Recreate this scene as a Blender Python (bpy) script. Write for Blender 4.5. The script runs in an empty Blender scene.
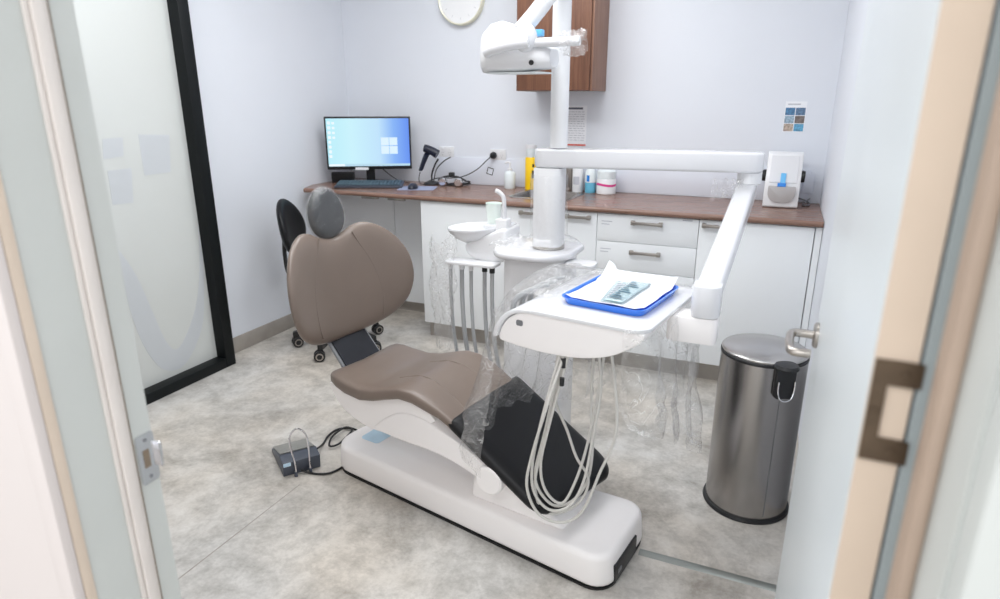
import bpy, bmesh, math, random
from math import sin, cos, pi, radians, sqrt
from mathutils import Vector, Matrix, noise

random.seed(7)
SC = bpy.context.scene
COL = SC.collection

# ------------------------------------------------------------------ materials
def nodes(name):
    m = bpy.data.materials.new(name)
    m.use_nodes = True
    nt = m.node_tree
    return m, nt, nt.nodes['Principled BSDF'], nt.nodes['Material Output']

def srgb(c):
    def f(x):
        x /= 255.0
        return x / 12.92 if x <= .04045 else ((x + .055) / 1.055) ** 2.4
    return (f(c[0]), f(c[1]), f(c[2]), 1)

def mat(name, c, rough=.5, metal=0., vary=.03, scale=12., bump=0., coat=0., spec=.5, alpha=1., trans=0.):
    """plain finish with a faint procedural variation"""
    m, nt, b, out = nodes(name)
    col = srgb(c)
    n = nt.nodes.new('ShaderNodeTexNoise'); n.inputs['Scale'].default_value = scale
    n.inputs['Detail'].default_value = 4
    tc = nt.nodes.new('ShaderNodeTexCoord')
    nt.links.new(tc.outputs['Object'], n.inputs['Vector'])
    r = nt.nodes.new('ShaderNodeValToRGB')
    r.color_ramp.elements[0].position = .35; r.color_ramp.elements[1].position = .65
    r.color_ramp.elements[0].color = tuple(x * (1 - vary) for x in col[:3]) + (1,)
    r.color_ramp.elements[1].color = tuple(min(1, x * (1 + vary)) for x in col[:3]) + (1,)
    nt.links.new(n.outputs['Fac'], r.inputs['Fac'])
    nt.links.new(r.outputs['Color'], b.inputs['Base Color'])
    b.inputs['Roughness'].default_value = rough
    b.inputs['Metallic'].default_value = metal
    b.inputs['Specular IOR Level'].default_value = spec
    b.inputs['Coat Weight'].default_value = coat
    b.inputs['Alpha'].default_value = alpha
    b.inputs['Transmission Weight'].default_value = trans
    if bump:
        bp = nt.nodes.new('ShaderNodeBump'); bp.inputs['Strength'].default_value = bump
        bp.inputs['Distance'].default_value = .002
        n2 = nt.nodes.new('ShaderNodeTexNoise'); n2.inputs['Scale'].default_value = scale * 20
        nt.links.new(tc.outputs['Object'], n2.inputs['Vector'])
        nt.links.new(n2.outputs['Fac'], bp.inputs['Height'])
        nt.links.new(bp.outputs['Normal'], b.inputs['Normal'])
    return m

def wood(name, c1, c2, rough=.45, axis='Z'):
    m, nt, b, out = nodes(name)
    tc = nt.nodes.new('ShaderNodeTexCoord')
    mp = nt.nodes.new('ShaderNodeMapping')
    sc = {'Z': (22, 22, 1.2), 'X': (1.2, 22, 22)}[axis]
    mp.inputs['Scale'].default_value = sc
    nt.links.new(tc.outputs['Object'], mp.inputs['Vector'])
    n = nt.nodes.new('ShaderNodeTexNoise'); n.inputs['Scale'].default_value = 3
    n.inputs['Detail'].default_value = 8; n.inputs['Roughness'].default_value = .65; n.inputs['Distortion'].default_value = .4
    nt.links.new(mp.outputs['Vector'], n.inputs['Vector'])
    r = nt.nodes.new('ShaderNodeValToRGB')
    r.color_ramp.elements[0].position = .3; r.color_ramp.elements[1].position = .7
    r.color_ramp.elements[0].color = srgb(c1); r.color_ramp.elements[1].color = srgb(c2)
    nt.links.new(n.outputs['Fac'], r.inputs['Fac'])
    nt.links.new(r.outputs['Color'], b.inputs['Base Color'])
    b.inputs['Roughness'].default_value = rough
    return m

def floor_mat(name):
    m, nt, b, out = nodes(name)
    tc = nt.nodes.new('ShaderNodeTexCoord')
    def nz(s, d, rg, dist=0.):
        n = nt.nodes.new('ShaderNodeTexNoise'); n.inputs['Scale'].default_value = s
        n.inputs['Detail'].default_value = d; n.inputs['Roughness'].default_value = rg
        n.inputs['Distortion'].default_value = dist
        nt.links.new(tc.outputs['Object'], n.inputs['Vector']); return n
    a = nz(3.2, 6, .62, .6); c = nz(14, 6, .7, .3); d = nz(70, 3, .6); w = nz(1.5, 3, .5)
    def mix(f, x, y):
        q = nt.nodes.new('ShaderNodeMath'); q.operation = 'MULTIPLY'; q.inputs[1].default_value = f
        nt.links.new(x, q.inputs[0])
        s = nt.nodes.new('ShaderNodeMath'); s.operation = 'ADD'
        nt.links.new(q.outputs[0], s.inputs[0])
        if hasattr(y, 'links'): nt.links.new(y, s.inputs[1])
        else: s.inputs[1].default_value = y
        return s.outputs[0]
    v = mix(.55, a.outputs['Fac'], mix(.35, c.outputs['Fac'], mix(.14, d.outputs['Fac'], 0.)))
    r = nt.nodes.new('ShaderNodeValToRGB')
    e = r.color_ramp.elements
    e[0].position = .38; e[0].color = srgb((150, 146, 140))
    e[1].position = .66; e[1].color = srgb((217, 215, 211))
    k = e.new(.50); k.color = srgb((185, 182, 177))
    k = e.new(.56); k.color = srgb((201, 198, 193))
    nt.links.new(v, r.inputs['Fac'])
    mx = nt.nodes.new('ShaderNodeMixRGB'); mx.blend_type = 'MULTIPLY'
    r2 = nt.nodes.new('ShaderNodeValToRGB')
    r2.color_ramp.elements[0].position = .38; r2.color_ramp.elements[0].color = (1, .955, .90, 1)
    r2.color_ramp.elements[1].position = .62; r2.color_ramp.elements[1].color = (.98, .99, 1, 1)
    nt.links.new(w.outputs['Fac'], r2.inputs['Fac'])
    mx.inputs['Fac'].default_value = 1
    nt.links.new(r.outputs['Color'], mx.inputs['Color1']); nt.links.new(r2.outputs['Color'], mx.inputs['Color2'])
    nt.links.new(mx.outputs['Color'], b.inputs['Base Color'])
    b.inputs['Roughness'].default_value = .42
    b.inputs['Specular IOR Level'].default_value = .4
    return m

def film_mat(name, opacity=.16, rough=.12, tint=(1, 1, 1, 1), crinkle=.02, fold_glints=.30):
    m, nt, b, out = nodes(name)
    t = nt.nodes.new('ShaderNodeBsdfTransparent')
    b.inputs['Base Color'].default_value = tint
    b.inputs['Roughness'].default_value = rough
    b.inputs['Specular IOR Level'].default_value = 1.
    g = nt.nodes.new('ShaderNodeBsdfGlossy'); g.inputs['Roughness'].default_value = rough
    fc = nt.nodes.new('ShaderNodeLayerWeight'); fc.inputs['Blend'].default_value = .5
    pw = nt.nodes.new('ShaderNodeMath'); pw.operation = 'POWER'; pw.inputs[1].default_value = 3.5
    nt.links.new(fc.outputs['Facing'], pw.inputs[0])
    ml = nt.nodes.new('ShaderNodeMath'); ml.operation = 'MULTIPLY_ADD'; ml.inputs[1].default_value = .45; ml.inputs[2].default_value = .06
    nt.links.new(pw.outputs[0], ml.inputs[0])
    tc = nt.nodes.new('ShaderNodeTexCoord')
    n1 = nt.nodes.new('ShaderNodeTexNoise'); n1.inputs['Scale'].default_value = 16; n1.inputs['Detail'].default_value = 5
    n1.inputs['Roughness'].default_value = .6; n1.inputs['Distortion'].default_value = 1.2
    nt.links.new(tc.outputs['Object'], n1.inputs['Vector'])
    ab = nt.nodes.new('ShaderNodeMath'); ab.operation = 'SUBTRACT'; ab.inputs[1].default_value = .5
    nt.links.new(n1.outputs['Fac'], ab.inputs[0])
    a2 = nt.nodes.new('ShaderNodeMath'); a2.operation = 'ABSOLUTE'; nt.links.new(ab.outputs[0], a2.inputs[0])
    bp = nt.nodes.new('ShaderNodeBump'); bp.inputs['Strength'].default_value = .9; bp.inputs['Distance'].default_value = crinkle
    nt.links.new(a2.outputs[0], bp.inputs['Height'])
    nt.links.new(bp.outputs['Normal'], g.inputs['Normal']); nt.links.new(bp.outputs['Normal'], b.inputs['Normal']); nt.links.new(bp.outputs['Normal'], fc.inputs['Normal'])
    # crease glints painted in: thin noise lines of whiter, more opaque film
    cz = nt.nodes.new('ShaderNodeTexNoise'); cz.inputs['Scale'].default_value = 9; cz.inputs['Detail'].default_value = 2
    cz.inputs['Roughness'].default_value = .5; cz.inputs['Distortion'].default_value = 2.
    nt.links.new(tc.outputs['Object'], cz.inputs['Vector'])
    c1 = nt.nodes.new('ShaderNodeMath'); c1.operation = 'SUBTRACT'; c1.inputs[1].default_value = .5
    nt.links.new(cz.outputs['Fac'], c1.inputs[0])
    c2 = nt.nodes.new('ShaderNodeMath'); c2.operation = 'ABSOLUTE'; nt.links.new(c1.outputs[0], c2.inputs[0])
    mr = nt.nodes.new('ShaderNodeMapRange'); mr.inputs['From Min'].default_value = .0; mr.inputs['From Max'].default_value = .016
    mr.inputs['To Min'].default_value = min(1, opacity + fold_glints); mr.inputs['To Max'].default_value = opacity
    nt.links.new(c2.outputs[0], mr.inputs['Value'])
    m1 = nt.nodes.new('ShaderNodeMixShader'); nt.links.new(mr.outputs[0], m1.inputs['Fac'])
    nt.links.new(t.outputs[0], m1.inputs[1]); nt.links.new(b.outputs[0], m1.inputs[2])
    m2 = nt.nodes.new('ShaderNodeMixShader')
    nt.links.new(ml.outputs[0], m2.inputs['Fac'])
    nt.links.new(m1.outputs[0], m2.inputs[1]); nt.links.new(g.outputs[0], m2.inputs[2])
    nt.links.new(m2.outputs[0], out.inputs['Surface'])
    return m

def emit(name, c, s):
    m, nt, b, out = nodes(name)
    e = nt.nodes.new('ShaderNodeEmission'); e.inputs['Color'].default_value = srgb(c); e.inputs['Strength'].default_value = s
    nt.links.new(e.outputs[0], out.inputs['Surface'])
    return m

def screen_mat(name):
    """desktop picture on a switched-on display: pale left, blue right, light burst behind the panes"""
    m, nt, b, out = nodes(name)
    tc = nt.nodes.new('ShaderNodeTexCoord')
    sp = nt.nodes.new('ShaderNodeSeparateXYZ'); nt.links.new(tc.outputs['Object'], sp.inputs[0])
    mr = nt.nodes.new('ShaderNodeMapRange'); mr.inputs['From Min'].default_value = -.29; mr.inputs['From Max'].default_value = .29
    nt.links.new(sp.outputs['X'], mr.inputs['Value'])
    r = nt.nodes.new('ShaderNodeValToRGB'); e = r.color_ramp.elements
    e[0].position = 0; e[0].color = srgb((190, 240, 252)); e[1].position = 1; e[1].color = srgb((104, 146, 244))
    k = e.new(.3); k.color = srgb((205, 245, 255)); k = e.new(.62); k.color = srgb((196, 230, 254)); k = e.new(.8); k.color = srgb((140, 184, 250))
    nt.links.new(mr.outputs[0], r.inputs['Fac'])
    em = nt.nodes.new('ShaderNodeEmission'); em.inputs['Strength'].default_value = 1.3
    nt.links.new(r.outputs['Color'], em.inputs['Color'])
    nt.links.new(em.outputs[0], out.inputs['Surface'])
    return m

M = {}
M['wall'] = mat('wall_paint', (225, 229, 236), .6, vary=.006, scale=3)
M['wall_warm'] = mat('corridor_paint', (206, 198, 195), .6, vary=.006, scale=3)
M['ceil'] = mat('ceiling_paint', (236, 236, 236), .8, vary=.005)
M['floor'] = floor_mat('stone_look_vinyl')
M['skirt'] = mat('skirting_vinyl', (160, 154, 147), .5, vary=.08, scale=9)
M['jamb'] = mat('jamb_paint', (192, 195, 192), .45, vary=.01)
M['door'] = mat('door_paint', (206, 212, 215), .32, vary=.006, scale=2)
M['door_edge'] = mat('door_edge_timber', (206, 188, 170), .5, vary=.03, scale=8)
M['stop'] = mat('door_stop_paint', (212, 205, 200), .45, vary=.02)
M['stop_tan'] = mat('door_stop_tan', (166, 146, 130), .5, vary=.03)  # stop paint darkened to tan, shade on its side put into the colour
M['arch_tan'] = mat('architrave_edge_tan', (204, 188, 172), .5, vary=.03)
M['seal'] = mat('rubber_seal', (150, 158, 160), .6)
M['seal_dark'] = mat('dark_gap_seal', (122, 108, 92), .7)
M['bronze'] = mat('bronze', (92, 78, 64), .35, .8, vary=.12, scale=40)
M['frost'] = mat('frosted_glass_film', (208, 212, 210), .25, vary=.008, scale=2)
M['decal'] = mat('pale_blue_decal', (199, 204, 208), .3, vary=.005)
M['blackframe'] = mat('black_aluminium', (12, 17, 19), .5, vary=.05, spec=.25)
M['steel'] = mat('brushed_steel', (166, 163, 161), .27, 1., vary=.05, scale=3)
M['steel_lid'] = mat('brushed_steel_lid', (196, 194, 192), .3, 1., vary=.05, scale=3)  # lighter copy of the body steel, lid highlight put into its colour
M['nickel'] = mat('satin_nickel', (176, 170, 164), .3, 1., vary=.03)
M['chrome'] = mat('chrome', (225, 225, 228), .12, 1., vary=.01)
M['white'] = mat('white_plastic', (228, 229, 231), .28, vary=.006, scale=4, coat=.2)
M['white_warm'] = mat('warm_white_plastic', (246, 243, 242), .32, vary=.006, scale=4, coat=.2)
M['white_enamel'] = mat('white_enamel', (222, 223, 226), .22, vary=.005, scale=4, coat=.4)
M['laminate'] = mat('white_laminate', (238, 241, 243), .35, vary=.006, scale=3)
M['laminate_in'] = mat('carcass_laminate', (242, 244, 244), .5, vary=.01)
M['top'] = wood('walnut_laminate_worktop', (116, 88, 75), (146, 114, 100), .27, 'X')
M['cabwood'] = wood('walnut_laminate_cabinet', (90, 57, 42), (126, 86, 64), .5, 'Z')
M['taupe'] = mat('taupe_leatherette', (117, 104, 95), .36, vary=.03, scale=6, bump=.08, coat=.1)
M['seam'] = mat('taupe_seam', (114, 102, 93), .5, vary=.03)
M['charcoal'] = mat('charcoal_leatherette', (26, 31, 38), .38, vary=.05, scale=8, bump=.05)
M['black'] = mat('black_vinyl', (10, 11, 15), .45, vary=.06, scale=8, bump=.04, spec=.35)
M['blackp'] = mat('black_plastic', (26, 27, 29), .4, vary=.05)
M['greyp'] = mat('grey_plastic', (120, 122, 126), .4, vary=.03)
M['slate'] = mat('slate_plastic', (74, 80, 92), .4, vary=.05)
M['graypad'] = mat('pedal_plate', (142, 142, 138), .45, vary=.05, scale=30)
M['hose'] = mat('pale_grey_hose', (205, 203, 198), .4, vary=.02)
M['hose_dark'] = mat('grey_tube', (172, 174, 176), .35, vary=.03)
M['bluetray'] = mat('blue_plastic_tray', (62, 132, 238), .25, vary=.03, coat=.3)
M['paper'] = mat('white_paper', (240, 242, 246), .7, vary=.005)
M['pouch'] = film_mat('pouch_film', .75, .2, srgb((200, 226, 232)), .008, 0.)
M['pouchprint'] = mat('pouch_print', (66, 108, 128), .5, vary=.3, scale=120)
M['film'] = film_mat('clear_film', .07, .12)
M['film2'] = film_mat('cloudy_film', .11, .12)
M['film4'] = film_mat('tight_clear_film', .04, .12, crinkle=.02, fold_glints=.06)
M['film3'] = film_mat('thin_sleeve_film', .04, .1, crinkle=.01, fold_glints=.08)
M['cup'] = mat('pale_green_cup', (234, 244, 238), .4, vary=.01)
M['bluesticker'] = mat('light_blue_film', (192, 220, 238), .35, vary=.04, scale=20)
M['yellow'] = mat('yellow_plastic', (250, 206, 24), .35, vary=.02)
M['bluegel'] = mat('blue_liquid', (110, 190, 220), .2, vary=.03)
M['clearp'] = mat('cloudy_plastic', (224, 232, 234), .3, vary=.02)
M['pink'] = mat('pink_band', (222, 62, 142), .4)
M['ink'] = mat('grey_ink', (96, 98, 112), .6, vary=.1, scale=60)
M['ink_pale'] = mat('pale_ink', (190, 192, 200), .6)
M['red'] = mat('red_strip', (214, 96, 84), .5)
M['splash'] = mat('glass_splashback', (224, 228, 237), .12, vary=.01, scale=3)
M['blueacc'] = mat('blue_acrylic', (40, 128, 214), .2, vary=.05)
M['bluepale'] = mat('pale_blue_acrylic', (108, 186, 236), .2, vary=.03)
M['smoke'] = mat('smoky_window', (186, 184, 184), .2, vary=.02)
M['clockface'] = mat('clock_face', (240, 241, 242), .4, vary=.005)
M['brass'] = mat('pale_gold_rim', (236, 234, 214), .35, .2, vary=.03)
M['screen'] = screen_mat('lit_display')
M['winlogo'] = emit('display_panes', (222, 242, 255), 1.35)
M['task'] = emit('display_taskbar', (196, 230, 248), 1.2)
M['icon'] = emit('display_icons', (240, 250, 255), 1.4)
M['bracket'] = mat('dark_bracket_cover', (20, 23, 32), .45, vary=.04)
M['navy'] = mat('navy_plastic', (24, 30, 48), .35, vary=.05)
M['padblue'] = mat('mouse_mat_cloth', (150, 158, 184), .7, vary=.05, scale=30)
M['key'] = mat('slate_keycaps', (64, 84, 96), .45, vary=.05)
M['trimmetal'] = mat('aluminium_strip', (150, 154, 150), .35, .6, vary=.03)
M['lamp'] = emit('ceiling_diffuser', (255, 255, 255), 4.)
for i, c in enumerate([(74, 120, 158), (92, 120, 150), (150, 172, 188), (118, 108, 104), (176, 160, 146), (92, 156, 190)]):
    M['pic%d' % i] = mat('photo_print_%d' % i, c, .4, vary=.35, scale=90)

# ------------------------------------------------------------------ mesh builder
XF = {}
def cr(pts, n=6, closed=False):
    """Catmull-Rom resample"""
    P = [Vector(p) for p in pts]; N = len(P); out = []
    rng = N if closed else N - 1
    for i in range(rng):
        if closed: a, b, c, d = P[(i - 1) % N], P[i], P[(i + 1) % N], P[(i + 2) % N]
        else: a, b, c, d = P[max(i - 1, 0)], P[i], P[i + 1], P[min(i + 2, N - 1)]
        for k in range(n):
            t = k / n
            out.append(.5 * ((2 * b) + (c - a) * t + (2 * a - 5 * b + 4 * c - d) * t * t + (3 * b - a - 3 * c + d) * t ** 3))
    if not closed: out.append(P[-1].copy())
    return out

def rrect(x0, x1, y0, y1, r, n=6):
    rs = r if isinstance(r, (list, tuple)) else [r] * 4   # (x0y0, x1y0, x1y1, x0y1)
    o = []
    for (cx, cy, a0, q) in ((x0, y0, pi, rs[0]), (x1, y0, 1.5 * pi, rs[1]), (x1, y1, 0, rs[2]), (x0, y1, .5 * pi, rs[3])):
        sx = 1 if cx == x0 else -1; sy = 1 if cy == y0 else -1
        for k in range(n + 1):
            a = a0 + .5 * pi * k / n
            o.append((cx + sx * q + q * cos(a), cy + sy * q + q * sin(a)))
    return o

class MB:
    def __init__(s): s.bm = bmesh.new()
    def _merge(s, t, mtx=None):
        if mtx is not None: bmesh.ops.transform(t, matrix=mtx, verts=t.verts)
        me = bpy.data.meshes.new('tmp'); t.to_mesh(me); t.free()
        s.bm.from_mesh(me); bpy.data.meshes.remove(me)
    def _bev(s, t, w, seg=2, ang=25):
        if w <= 0: return
        t.normal_update()
        ed = [e for e in t.edges if len(e.link_faces) == 2 and e.calc_face_angle(0) > radians(ang)]
        bmesh.ops.bevel(t, geom=ed, offset=w, segments=seg, profile=.5, affect='EDGES', clamp_overlap=True)
    def box(s, x0, x1, y0, y1, z0, z1, bev=0., mtx=None, seg=2):
        t = bmesh.new(); bmesh.ops.create_cube(t, size=1)
        for v in t.verts:
            v.co = Vector((x0 + (v.co.x + .5) * (x1 - x0), y0 + (v.co.y + .5) * (y1 - y0), z0 + (v.co.z + .5) * (z1 - z0)))
        s._bev(t, bev, seg); s._merge(t, mtx); return s
    def prism(s, poly, lo, hi, plane='xy', bev=0., mtx=None, seg=2, ang=25, taper=1.):
        t = bmesh.new()
        def P(a, b, c): return {'xy': (a, b, c), 'xz': (a, c, b), 'yz': (c, a, b)}[plane]
        n = len(poly)
        cx = sum(p[0] for p in poly) / n; cy = sum(p[1] for p in poly) / n
        A = [t.verts.new(P(p[0], p[1], lo)) for p in poly]
        B = [t.verts.new(P(cx + (p[0] - cx) * taper, cy + (p[1] - cy) * taper, hi)) for p in poly]
        t.faces.new(A); t.faces.new(B)
        for i in range(n): t.faces.new((A[i], A[(i + 1) % n], B[(i + 1) % n], B[i]))
        bmesh.ops.recalc_face_normals(t, faces=t.faces)
        s._bev(t, bev, seg, ang); s._merge(t, mtx); return s
    def loft(s, rings, cap=True, closed=True):
        t = bmesh.new(); V = [[t.verts.new(p) for p in r] for r in rings]; n = len(rings[0])
        for a, b in zip(V, V[1:]):
            for i in range(n if closed else n - 1):
                t.faces.new((a[i], a[(i + 1) % n], b[(i + 1) % n], b[i]))
        if cap: t.faces.new(V[0]); t.faces.new(V[-1])
        bmesh.ops.recalc_face_normals(t, faces=t.faces); s._merge(t); return s
    def tube(s, pts, r, seg=10, n=5, closed=False, smooth=True):
        P = cr(pts, n, closed) if smooth else [Vector(p) for p in pts]
        N = len(P); rings = []; up = None
        for i, p in enumerate(P):
            if closed: d = P[(i + 1) % N] - P[i - 1]
            else: d = P[min(i + 1, N - 1)] - P[max(i - 1, 0)]
            d.normalize()
            if up is None:
                up = Vector((0, 0, 1)) if abs(d.z) < .9 else Vector((1, 0, 0))
            x = up - d * up.dot(d)
            if x.length < 1e-5: x = d.orthogonal()
            x.normalize(); up = x; y = d.cross(x)
            rr = r if not isinstance(r, (list, tuple)) else r[0] + (r[1] - r[0]) * i / max(1, N - 1)
            rings.append([p + (x * cos(2 * pi * k / seg) + y * sin(2 * pi * k / seg)) * rr for k in range(seg)])
        if closed: rings.append(rings[0]); s.loft(rings, cap=False)
        else: s.loft(rings)
        return s
    def lathe(s, prof, c=(0, 0, 0), seg=32, mtx=None, sy=1.):
        t = bmesh.new(); V = []
        for r, z in prof:
            if r < 1e-6: V.append([t.verts.new((c[0], c[1], c[2] + z))])
            else: V.append([t.verts.new((c[0] + r * cos(2 * pi * k / seg), c[1] + sy * r * sin(2 * pi * k / seg), c[2] + z)) for k in range(seg)])
        for a, b in zip(V, V[1:]):
            for i in range(seg):
                j = (i + 1) % seg
                if len(a) == 1 and len(b) == 1: continue
                if len(a) == 1: t.faces.new((a[0], b[i], b[j]))
                elif len(b) == 1: t.faces.new((a[i], a[j], b[0]))
                else: t.faces.new((a[i], a[j], b[j], b[i]))
        bmesh.ops.recalc_face_normals(t, faces=t.faces); s._merge(t, mtx); return s
    def ball(s, c, rx, ry=None, rz=None, seg=24):
        ry = ry or rx; rz = rz or rx
        pr = [(sin(pi * k / 12), -cos(pi * k / 12)) for k in range(13)]
        pr[0] = (0, -1); pr[-1] = (0, 1)
        return s.lathe(pr, seg=seg, mtx=Matrix.Translation(c) @ Matrix.Diagonal((rx, ry, rz, 1)))
    def grid(s, fn, nu, nv):
        t = bmesh.new(); V = [[t.verts.new(fn(i / nu, j / nv)) for j in range(nv + 1)] for i in range(nu + 1)]
        for i in range(nu):
            for j in range(nv): t.faces.new((V[i][j], V[i + 1][j], V[i + 1][j + 1], V[i][j + 1]))
        s._merge(t); return s
    def pad(s, outline, cen, fn, thick, rings=10, expo=5.):
        """cushion: flat outline (a,b) mapped by fn(a,b,t) where t is the offset through the thickness"""
        out = [Vector((p[0], p[1])) for p in outline]; c = Vector(cen); n = len(out)
        t = bmesh.new()
        def side(sg):
            L = []
            for k in range(1, rings + 1):
                rho = sin(.5 * pi * k / rings)
                h = sg * thick * .5 * max(0., 1 - rho ** expo) ** .5
                L.append([fn(*(c + (p - c) * rho), h) for p in out])
            return L
        F, B = side(1), side(-1)
        f0 = t.verts.new(fn(c.x, c.y, thick * .5)); b0 = t.verts.new(fn(c.x, c.y, -thick * .5))
        FV = [[t.verts.new(p) for p in r] for r in F]
        BV = [[t.verts.new(p) for p in r] for r in B[:-1]] + [FV[-1]]
        for V, o in ((FV, f0), (BV, b0)):
            for i in range(n): t.faces.new((o, V[0][i], V[0][(i + 1) % n]))
            for a, b in zip(V, V[1:]):
                for i in range(n): t.faces.new((a[i], a[(i + 1) % n], b[(i + 1) % n], b[i]))
        bmesh.ops.recalc_face_normals(t, faces=t.faces); s._merge(t); return s
    def build(s, name, m, parent=None, local=False, sharp=38, solid=0., flat=False):
        me = bpy.data.meshes.new(name)
        if parent is not None and not local:
            bmesh.ops.transform(s.bm, matrix=XF[parent.name].inverted(), verts=s.bm.verts)
        s.bm.to_mesh(me); s.bm.free()
        me.materials.append(m)
        for p in me.polygons: p.use_smooth = not flat
        me.set_sharp_from_angle(angle=radians(sharp))
        o = bpy.data.objects.new(name, me); COL.objects.link(o)
        if parent is not None:
            o.parent = parent; XF[o.name] = XF[parent.name].copy()
        else: XF[o.name] = Matrix.Identity(4)
        if solid:
            md = o.modifiers.new('thickness', 'SOLIDIFY'); md.thickness = solid; md.offset = 0
        return o
    def single(s, name, m, loc, **k):
        """a one-mesh thing with its origin at loc, geometry given in world coordinates"""
        bmesh.ops.translate(s.bm, vec=-Vector(loc), verts=s.bm.verts)
        o = s.build(name, m, **k); o.location = loc; XF[o.name] = Matrix.Translation(loc)
        return o

def tag(o, label=None, cat=None, group=None, kind=None):
    if label: o['label'] = label
    if cat: o['category'] = cat
    if group: o['group'] = group
    if kind: o['kind'] = kind
    return o

def thing(name, label, cat, loc=(0, 0, 0), rz=0., group=None):
    o = bpy.data.objects.new(name, None); COL.objects.link(o)
    o.empty_display_size = .05
    o.location = loc; o.rotation_euler = (0, 0, rz)
    XF[o.name] = Matrix.Translation(loc) @ Matrix.Rotation(rz, 4, 'Z')
    return tag(o, label, cat, group)

def struct(name, mb, m, label=None, parent=None, **k):
    o = mb.build(name, m, parent, **k)
    if parent is None: tag(o, label, {'wall': 'wall', 'floor': 'floor', 'ceiling': 'ceiling', 'trim': 'trim', 'baseboard': 'baseboard', 'door': 'door', 'window': 'window'}[name.split('_')[0]], kind='structure')
    return o

def wire(name, pts, r, m, parent=None, **k): return MB().tube(pts, r, 8).build(name, m, parent, **k)

# ------------------------------------------------------------------ the room
XL, XR, YF, YB, ZC = -3.0, .216, .60, 4.06, 2.72
struct('floor', MB().box(-4.4, 2.2, -1.6, YB, -.06, 0), M['floor'], 'mottled grey beige stone-look vinyl floor')
struct('ceiling', MB().box(-4.4, 2.2, -1.6, YB + .1, ZC, ZC + .08), M['ceil'], 'plain white ceiling')
struct('wall_back', MB().box(XL - .1, XR + .1, YB, YB + .1, 0, ZC), M['wall'], 'white back wall above the long bench')
struct('wall_right', MB().box(XR, XR + .1, YF, YB, 0, ZC), M['wall'], 'white right wall behind the open door')
WY0, WY1, WZ = .80, 2.612, 2.56
struct('wall_left', MB().box(XL - .1, XL, WY1, YB, 0, ZC).box(XL - .1, XL, YF, WY0, 0, ZC).box(XL - .1, XL, WY0, WY1, WZ, ZC), M['wall'], 'white left wall beside the frosted glazing')
JL, JR, JY0, JY1, HZ = -.86, .14, .47, .60, 2.10
struct('wall_front', MB().box(XL - 1.4, JL - .03, .44, .60, 0, ZC).box(JR + .03, 2.2, .44, .60, 0, ZC).box(JL - .03, JR + .03, .44, .60, HZ + .03, ZC), M['wall_warm'], 'warm white corridor wall around the doorway')

# door lining, stops and architrave edges
w = MB().box(JL - .03, JL, .47, .60, 0, HZ + .03).box(JR, JR + .03, .47, .60, 0, HZ + .03).box(JL, JR, .47, .60, HZ, HZ + .03)
jamb = struct('trim_1', w, M['jamb'], 'grey white painted door lining')
struct('trim_8', MB().box(JL - .03, JL + .004, .438, .453, 0, HZ + .03, .002), M['wall_warm'], 'warm white architrave face at left of the doorway')
w = MB().box(JL - .03, JL + .003, .4535, .4695, 0, HZ + .03, .002)
struct('trim_2', w, M['arch_tan'], 'tan architrave edge at left of the doorway')
w = MB().box(JR + .002, JR + .03, .438, .47, 0, HZ + .03, .002)
struct('trim_3', w, M['jamb'], 'pale architrave edge at right of the doorway')
w = MB().box(JL, JL + .009, .541, .557, 0, HZ, .003).box(JL, JL + .005, .557, .563, 0, HZ, .002).box(JL, JL + .004, .533, .541, 0, HZ, .002)
st = struct('trim_4', w, M['stop'], 'pinkish white door stop on the left lining')
struct('seal', MB().box(JL, JL + .002, .5635, .5665, 0, HZ), M['seal_dark'], parent=st)
w = MB().box(JR - .012, JR, .53, .562, 0, HZ, .004)
st = struct('trim_5', w, M['stop_tan'], 'tan door stop on the right lining')
struct('seal', MB().box(.1285, JR + .02, .6005, .606, 0, HZ), M['seal'], parent=st)  # strip added to lighten the dark gap between door edge and lining
w = MB().box(JL, JL + .0025, .570, .603, .93, 1.005, .001).box(JL, JL + .0025, .600, .612, .945, .985, .001)
sp = MB().box(JL, JL + .003, .573, .599, .928, 1.006, .001)
keep = thing('strike_plate', 'small chrome strike plate on the left door lining', 'strike plate', (JL + .0005, .588, .93))
kb = MB().prism(rrect(.570, .600, .925, 1.008, .004), JL + .0005, JL + .003, 'yz').box(JL + .0005, JL + .012, .600, .6045, .945, .988, .001)
kb.build('plate', M['chrome'], keep)
MB().box(JL + .003, JL + .004, .578, .588, .952, .982).build('latch_slot', M['seal_dark'], keep)
MB().lathe([(0, 0), (.003, 0), (.003, .001), (0, .0015)], seg=12, mtx=Matrix.Translation((JL + .003, .585, .998)) @ Matrix.Rotation(pi / 2, 4, 'Y')).build('screw', M['greyp'], keep)
MB().lathe([(0, 0), (.003, 0), (.003, .001), (0, .0015)], seg=12, mtx=Matrix.Translation((JL + .003, .585, .935)) @ Matrix.Rotation(pi / 2, 4, 'Y')).build('screw', M['greyp'], keep)

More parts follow.
